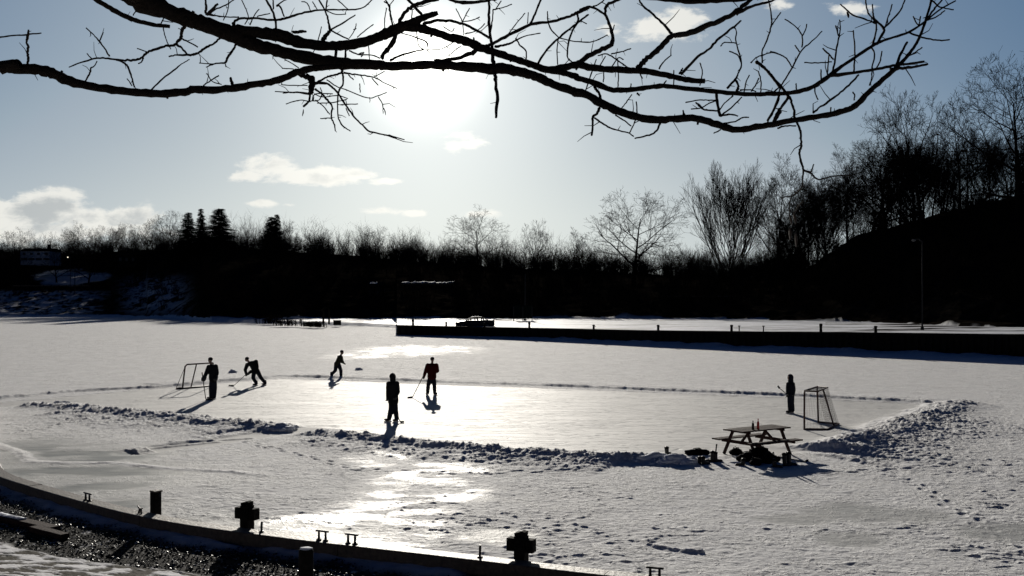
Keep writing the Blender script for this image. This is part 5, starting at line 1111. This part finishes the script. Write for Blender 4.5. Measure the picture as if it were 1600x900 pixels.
# ---------------------------------------------------------------- picnic table and what lies round it
tc_ = Vector((6.93, 28.95, 0)); ta = R(33.5)
table = thing('picnic_table', 'red brown wooden picnic table with attached benches standing on the snow at the rink edge', 'picnic table', tc_, ta, local=True)
def plank(nm, x0, x1, y, z, w, parent=table, m='redwood'):
    mb = MB(); mb.box(((x0+x1)/2, y, z), (x1-x0, w, .038)); return mb.build(nm, m, parent, bevel=.005)
rg = random.Random(8)
for i in range(5): plank('tabletop_plank', -.97+rg.uniform(-.012, .012), .97+rg.uniform(-.012, .012), (i-2)*.147, .735+rg.uniform(-.003, .003), .138)
for s in (-1, 1):
    for k in (0, 1): plank('bench_plank', -.97, .97, s*(.60+k*.145), .435+rg.uniform(-.003, .003), .138)
for sx in (-.68, .68):
    for s in (-1, 1):
        mb = MB(); mb.bar((sx+.0, s*.62, 0), (sx, s*.26, .715), .040, .09, up=Vector((0, 1, 0))); mb.build('leg', 'redwood', table, bevel=.004)
    mb = MB(); mb.bar((sx+.042, -.74, .385), (sx+.042, .74, .385), .04, .09); mb.build('bench_support', 'redwood', table, bevel=.004)
    mb = MB(); mb.bar((sx+.042, -.35, .688), (sx+.042, .35, .688), .04, .075); mb.build('top_support', 'redwood', table, bevel=.004)
    sg = -1 if sx > 0 else 1; mb = MB(); mb.bar((sx+.02*sg, 0, .37), (sx+sg*.42, 0, .70), .038, .07); mb.build('brace', 'redwood', table, bevel=.004)
def bottle(px, py, h, m, label, cap='redplastic'):
    z = .755; p = topat(px, py, z); t = thing('bottle', label, 'bottle', p, local=True)
    mb = MB(); mb.lathe((0, 0, 0), [(.030, 0), (.036, .008), (.036, h*.55), (.030, h*.66), (.013, h*.78), (.012, h*.90)], 16); mb.build('flask', m, t, True)
    mb = MB(); mb.lathe((0, 0, 0), [(.016, h*.90), (.016, h*.99), (.012, h)], 12); mb.build('cap', cap, t, True)
bottle(1176.5, 671.2, .25, 'darkplastic', 'dark bottle standing on the picnic table, left and shorter of the two', 'tape')
bottle(1184.5, 670.8, .30, 'redplastic', 'bright red bottle standing on the picnic table, right and taller of the two')
def bag(px, py, size, label, rz=0, seed=1):
    p = gnd(px, py); t = thing('sports_bag', label, 'bag', p, rz, local=True, group='dark bags heaped round the picnic table'); r = random.Random(seed)
    mb = MB(); L, W_, H_ = size; mb.lump((0, 0, H_*.48), (L/2, W_/2, H_/2), r, 22, 12, .16); mb.lump((L*.3, 0, H_*.36), (L*.22, W_*.5, H_*.40), r, 14, 8, .2); mb.lump((-L*.30, .02, H_*.4), (L*.24, W_*.46, H_*.42), r, 14, 8, .2)
    mb.build('bag_body', 'bagcloth', t, True)
    for s in (-.5, .5):
        mb = MB(); mb.tube([(-L*.2, s*W_*.4, H_*.75), (-L*.12, s*W_*.5, H_*1.05), (L*.1, s*W_*.45, H_*1.12), (L*.2, s*W_*.35, H_*.8)], .012, 6); mb.build('strap', 'tape', t, True)
bag(1090, 711, (.68, .30, .17), 'low long dark bag lying flat on the ice edge left of the picnic table', .1, 3)
bag(1168, 722, (.55, .36, .25), 'dark bag slumped under the left end of the picnic table', .3, 4)
bag(1187, 717, (.60, .42, .34), 'tallest dark bag in the middle of the heap under the table', -.4, 5)
bag(1203, 724, (.55, .36, .27), 'rounded dark bag at the right side of the heap under the table', .9, 6)
bag(1181, 727, (.48, .34, .20), 'small dark bag at the front of the heap under the table', 1.4, 7)
bag(1150, 711, (.34, .26, .20), 'small dark bag behind the left leg of the picnic table', .4, 8)
def boot(px, py, h, label, rz=0, group='boots left on the snow round the table'):
    p = gnd(px, py); t = thing('boot', label, 'boot', p, rz, local=True, group=group)
    mb = MB(); rings(mb, (0, 0, .07), (-.01, 0, h-.03), .055, .062); rings(mb, (0, 0, .055), (.16, 0, .045), .050, .042); fuse('upper', mb, 'leather', t, .014, 1)
    mb = MB(); mb.box((.06, 0, .016), (.30, .10, .032)); mb.build('sole', 'rubber', t, bevel=.008)
    mb = MB(); mb.lathe((-.01, 0, h-.04), [(.062, 0), (.068, .012), (.066, .045), (.058, .05)], 14); mb.build('cuff', 'bagcloth', t, True)
boot(1226, 729, .34, 'tall dark boot at the right table leg, left one of the pair', .4); boot(1233, 728, .36, 'tall dark boot at the right table leg, right one of the pair', -.2)
boot(1042, 712, .24, 'lone dark boot standing apart on the snow mound, farthest left', .8)
boot(1093, 726, .20, 'ankle boot in front of the flat bag, left of its pair', 2.6); boot(1099, 727, .22, 'ankle boot in front of the flat bag, right of its pair', .3)
boot(1113, 723, .30, 'dark boot with its shaft upright, between the flat bag and the table', 2.9); boot(1118, 723, .28, 'dark boot leaning outward beside the upright one, nearest the table', .1)
boot(1210, 731, .22, 'low dark boot at the foot of the rounded bag', -.5); boot(1161, 729, .2, 'low dark boot at the left foot of the bag heap', 3.0)
p = gnd(1117, 719); hockey_stick('short stick end poking up between the boots and the table', (.07, .1, .42), (.0, 0, .02), (-.2, -.05, .02), p, 'tape')
p = gnd(1232, 722); hockey_stick('stick lying on the snow pointing right from the table leg', (-.2, .3, .10), (.42, -.12, .03), (.55, .05, .04), p, 'stick')
def clump(px, py, r, label, m='snow', seed=1):
    p = gnd(px, py); t = MB(); rg = random.Random(seed); t.lump(p+Vector((0, 0, r[2]*.4)), r, rg, 26, 14, .34)
    for k in range(14): t.lump(p+Vector((rg.uniform(-1.1, 1.1)*r[0], rg.uniform(-1.1, 1.1)*r[1], r[2]*rg.uniform(.1, .5))), (r[0]*rg.uniform(.12, .3), r[1]*rg.uniform(.15, .35), r[2]*rg.uniform(.3, .6)), rg, 9, 6, .35)
    o = t.build('snow_heap', m, None, True); tag(o, label, 'snow heap'); return o
clump(437, 672, (.48, .40, .14), 'smooth rounded snow heap at the gap in the near rink edge', seed=4)
clump(1022, 722, (.50, .30, .16), 'blue shaded snow heap left of the boots', seed=5)
clump(1056, 725, (.62, .32, .16), 'long blue shaded snow heap just below the lone boot', seed=6)
clump(364, 582.5, (.24, .18, .12), 'small dark lump of snow beyond the rink between the goalkeeper and leaning skater', 'snow', 7)
clump(561, 578.5, (.2, .15, .11), 'tiny lump of snow on the open ice right of the striding skater', 'snow', 8)
clump(95, 631, (.3, .25, .08), 'low snow heap at the left tip of the near rink edge', 'snow', 9)

# ---------------------------------------------------------------- across the basin: car, sign, poles, buildings
def car(px, py, L, label, rz, sc=1.0):
    """saloon car; profile traced side-on, nose toward -x"""
    z = float(wz(px)); Y_ = (CAMZ-z)*F/(py-HY); t = thing('parked_car', label, 'car', ((px-HX)/F*Y_, Y_, z-.16), rz, local=True); s = L/4.5; t.scale = (1, 1, .9)
    prof = [(-2.22, .35), (-2.25, .55), (-2.1, .72), (-1.2, .88), (-1.05, .90), (-.35, 1.34), (.1, 1.43), (.75, 1.40), (1.45, 1.02), (2.1, .98), (2.22, .85), (2.25, .45), (2.15, .33)]
    def prism(nm, pf, w, m, inset=0.0, y0=0.0, parent=t, smooth=False, top_in=0):
        mb = MB(); n = len(pf); vs = []
        for sy in (-1, 1):
            for x, zz in pf: vs.append((x*s, (sy*(w/2-(top_in if zz > .95 else 0)))*s+y0, zz*s))
        mb.add(vs, [tuple(range(n)), tuple(range(n, 2*n))[::-1]]+[(i, i+n, (i+1) % n+n, (i+1) % n) for i in range(n)]); return mb.build(nm, m, parent, bevel=.03)
    lower = [(-2.22, .20), (-2.25, .55), (-2.1, .72), (-1.2, .88), (-1.0, .93), (1.5, .98), (2.1, .98), (2.22, .85), (2.25, .35), (2.15, .18)]
    prism('body', lower, 1.75, 'carpaint')
    cabin = [(-1.05, .92), (-.35, 1.33), (.1, 1.42), (.75, 1.38), (1.5, .97)]
    for a, b in ((0, 1), (3, 4)): pass
    mb = MB()
    for x0, z0, x1, z1 in ((-1.05, .92, -.38, 1.34), (.28, .95, .28, 1.38), (1.45, .99, .78, 1.36), (.98, .97, .95, 1.28)):
        for sy in (-1, 1): mb.bar((x0*s, sy*.80*s, z0*s), (x1*s, sy*.62*s, z1*s), .07*s, .07*s)
    mb.build('pillars', 'carpaint', t)
    prism('roof', [(-.42, 1.33), (-.2, 1.385), (.1, 1.41), (.5, 1.40), (.82, 1.355), (.8, 1.33), (.1, 1.37), (-.3, 1.33)], 1.30, 'carpaint')
    sn = prism('roof_snow', [(-.44, 1.35), (-.2, 1.40), (.1, 1.435), (.5, 1.425), (.84, 1.37), (.5, 1.42), (.1, 1.425), (-.2, 1.39)], 1.34, 'snow')
    mb = MB(); mb.bar((-.42*s, 0, 1.35*s), (-1.10*s, 0, .93*s), 1.25*s, .02*s); mb.build('windscreen', 'glass', t)
    mb = MB(); mb.bar((.80*s, 0, 1.35*s), (1.5*s, 0, .99*s), 1.2*s, .02*s); mb.build('rear_window', 'glass', t)
    for x in (-.45, 0, .35, .75):
        mb = MB(); mb.box((x*s, (.25 if x < .4 else -.2)*s, 1.0*s), (.16*s, .45*s, .5*s), taper=.75); mb.build('seat', 'black', t, bevel=.03)
    for x in (-1.4, 1.38):
        for sy in (-1, 1):
            rt = Matrix.Rotation(R(90), 3, 'X'); mb = MB(); mb.lathe((x*s, sy*.80*s, .32*s), [(.32*s, -.1*s), (.34*s, -.05*s), (.34*s, .05*s), (.32*s, .1*s)], 20, rt); w = mb.build('wheel', 'rubber', t, True)
            mb = MB(); mb.lathe((x*s, sy*.80*s, .32*s), [(.19*s, -.115*s), (.20*s, -.10*s), (.20*s, .10*s), (.19*s, .115*s)], 12, rt); o = mb.build('rim', 'chrome', w)
    for sy in (-1, 1):
        mb = MB(); mb.box((-2.2*s, sy*.62*s, .64*s), (.10*s, .36*s, .13*s)); mb.build('headlight', 'lampoff', t, bevel=.02)
        mb = MB(); mb.box((2.19*s, sy*.66*s, .80*s), (.1*s, .3*s, .14*s)); mb.build('tail_light', 'red', t, bevel=.02)
        mb = MB(); mb.box((-.72*s, sy*.93*s, 1.0*s), (.12*s, .16*s, .12*s)); mb.build('mirror', 'carpaint', t, bevel=.02)
car(742, 509.6, 4.6, 'dark saloon car with snow on its roof parked behind the far quay wall', R(4))
def pole(px, ytop, d, z0, label, r=.09, lamp=None, name='lamp_post'):
    x = (px-HX)/F*d; zt = CAMZ+(HY-ytop)/F*d; t = thing(name, label, 'pole' if name != 'lamp_post' else 'lamp post', (x, d, z0), local=True); mb = MB(); mb.tube([(0, 0, -.3), (0, 0, zt-z0)], [r, r*.6], 8); mb.build('pole', 'galv', t, True)
    mb = MB(); mb.lathe((0, 0, 0), [(r*2, 0), (r*2, .25), (r*1.2, .3)], 10); mb.build('base', 'galv', t, True)
    if lamp:
        mb = MB(); mb.tube([(0, 0, zt-z0-.1), (-.3, 0, zt-z0+.15), (-.7, 0, zt-z0+.1)], .05, 6); mb.build('arm', 'galv', t, True)
        mb = MB(); mb.lump((-.75, -.05, zt-z0+.02), (.20, .12, .10), random.Random(1), 10, 6, 0); mb.build('lamp_head', lamp, t, True)
pole(1441, 376, 88, 1.7, 'tall dark lamp post on the far quay in front of the right hill', .075, 'lampoff')
pole(820.5, 428, 150, 1.2, 'slim grey mast standing behind the dark board on the far quay', .10, name='mast')
pole(117, 418, 285, float(land_z(np.array(117.), np.array(285.))), 'utility pole with a short crossarm standing in the shaded snow field', .14, name='utility_pole')
o = [k for k in bpy.data.objects if k.name.startswith('utility_pole')][0]
mb = MB(); mb.box((0, 0, CAMZ+(HY-421)/F*285-o.location.z), (1.6, .12, .12)); q = mb.build('crossarm', 'galv', o)
pole(110, 402, 300, float(land_z(np.array(110.), np.array(300.)))-1, 'lit street lamp shining at the foot of the left hilltop', .10, 'lamp')
# dark framed board / shed
d0 = 148.; x0 = (802-HX)/F*d0; x1 = (832-HX)/F*d0; zt = CAMZ+(HY-477)/F*d0
t = thing('notice_board', 'dark rectangular board on legs behind the far quay wall', 'board', ((x0+x1)/2, d0, 1.2), local=True); wv = x1-x0
mb = MB(); mb.box((0, 0, (zt-1.2)*.58), (wv, .15, (zt-1.2)*.84)); mb.build('panel', 'green', t, bevel=.02)
for s in (-1, 0, 1): mb = MB(); mb.box((s*(wv/2-.06), -.12, (zt-1.2)*.45), (.12, .08, (zt-1.2)*.95)); mb.build('leg', 'galv', t)
# buildings in the dark
def house(px, ybase, ytop, w_px, d, label, m='housewhite', roof='roof', rows=2, cols_=4, eave=.25, name='house'):
    x = (px-HX)/F*d; zb = CAMZ+(HY-ybase)/F*d; zt = CAMZ+(HY-ytop)/F*d; w = w_px/F*d; H_ = zt-zb; dp = 8.
    t = thing(name, label, 'house' if name == 'house' else 'building', (x, d, zb-1), local=True); wall_h = H_*(1-eave)+1
    mb = MB(); mb.box((0, dp/2, wall_h/2), (w, dp, wall_h)); mb.build('wall', m, t)
    mb = MB(); e = .5; mb.add([(-w/2-e, -e, wall_h), (w/2+e, -e, wall_h), (w/2+e, dp+e, wall_h), (-w/2-e, dp+e, wall_h), (-w/2-e, dp/2, H_+1), (w/2+e, dp/2, H_+1)], [(0, 1, 5, 4), (3, 4, 5, 2), (0, 4, 3), (1, 2, 5), (3, 2, 1, 0)]); rf = mb.build('roof', roof, t)
    if name == 'house':
        mb = MB(); mb.box((w*.28, dp*.5, H_+1.3), (.8, .8, 1.8)); mb.build('chimney', 'darktimber', rf)
    hh = wall_h-1
    for r_ in range(rows):
        for c in range(cols_):
            wx = -w/2+w*(c+.5)/cols_; wz = 1+hh*(r_+.5)/rows; ww, wh = w/cols_*.42, hh/rows*.42
            if rows == 2 and r_ == 0: ww = w/cols_*.85
            mb = MB(); mb.box((wx, -.02, wz), (ww+.2, .08, wh+.2)); f_ = mb.build('window', m, t)
            mb = MB(); mb.box((wx, -.075, wz), (ww, .04, wh)); mb.build('pane', 'pane', f_)
house(55, 409, 387, 46, 320, 'two storey white house in shade on the left hilltop', cols_=4)
house(198, 412, 394, 30, 322, 'small dim house half hidden by trees right of the white house', 'roof', rows=1, cols_=3)
house(668, 462, 439, 84, 215, 'long low dark building with a thin strip of snow along its roof edge', 'darktimber', rows=1, cols_=9, name='long_building')
house(1093, 500, 462, 105, 172, 'long dark flat shed with a pale roof edge below the fan shaped tree', 'green', rows=1, cols_=5, eave=.02, name='storage_shed')
house(584, 470, 440, 20, 225, 'small dark hut with snow on its roof left of the long building', 'darktimber', rows=1, cols_=2, name='hut')
def roof_snow(px0, px1, py, d, obn):
    o = [k for k in bpy.data.objects if k.name.startswith(obn)][0]; mb = MB(); rgx = random.Random(3); x0, x1 = (px0-HX)/F*d, (px1-HX)/F*d; n = 26
    vs = []
    for i in range(n+1):
        xx = x0+(x1-x0)*i/n-o.location.x; zz = CAMZ+(HY-py)/F*d-o.location.z; hh = rgx.choice([.04, .16, .22, .3])
        for yy, z_ in ((-.15, zz-.1), (-.15, zz-.1+hh), (.5, zz+hh), (.5, zz-.1)): vs.append((xx, d-o.location.y+yy, z_))
    mb.add(vs, [(4*i+q, 4*i+(q+1) % 4, 4*i+4+(q+1) % 4, 4*i+4+q) for i in range(n) for q in range(4)])
    mb.build('roof_snow', 'snow', o)
roof_snow(628, 710, 441.5, 214.2, 'long_building'); roof_snow(578, 589, 442.5, 224.2, 'hut')
o = [k for k in bpy.data.objects if k.name.startswith('storage_shed')][0]; mb = MB(); mb.box((0, -.55, CAMZ+(HY-463)/F*172-o.location.z), (11.1, .12, .22)); mb.build('roof_edge', 'timber', o)
# two posts and a box on the spit
for px, yt, lab in ((505, 486, 'left of the two thin posts standing on the snowy spit'), (514, 483, 'right of the two thin posts standing on the snowy spit, slightly taller')):
    dd = 162.; mb = MB(); zb = .4; mb.tube([(0, 0, 0), (.05, 0, 2), (0, 0, CAMZ+(HY-yt)/F*dd-zb)], [.16, .13, .10], 8); o = mb.build('post', 'fartree'); o.location = ((px-HX)/F*dd, dd, zb); tag(o, lab, 'post')
dd = 160.; t = thing('storage_box', 'dark box standing on the snow right of the two thin posts', 'box', ((527-HX)/F*dd, dd, .3), local=True)
mb = MB(); mb.box((0, 0, .35), (1.1, .7, .7)); mb.build('crate', 'darktimber', t, bevel=.03); mb = MB(); mb.box((0, 0, .73), (1.2, .8, .07)); mb.build('lid', 'darktimber', t, bevel=.02)
# wooden rail fence below the shaded snow field
t = thing('rail_fence', 'low fence with a thin ridge of lit snow below the shaded snow field', 'fence', ((100-HX)/F*262, 262, 3))
rail = MB(); prev = None
for px in range(20, 145, 12):
    dd = 262.; x = (px-HX)/F*dd; z = CAMZ+(HY-446)/F*dd; mb = MB(); mb.box((x, dd, z-.7), (.15, .15, 1.7)); mb.build('fence_post', 'fartree', t)
    if prev: rail.bar(prev, (x, dd, z-.1), .08, .12)
    prev = (x, dd, z-.1)
rail.build('rail', 'timber', t)
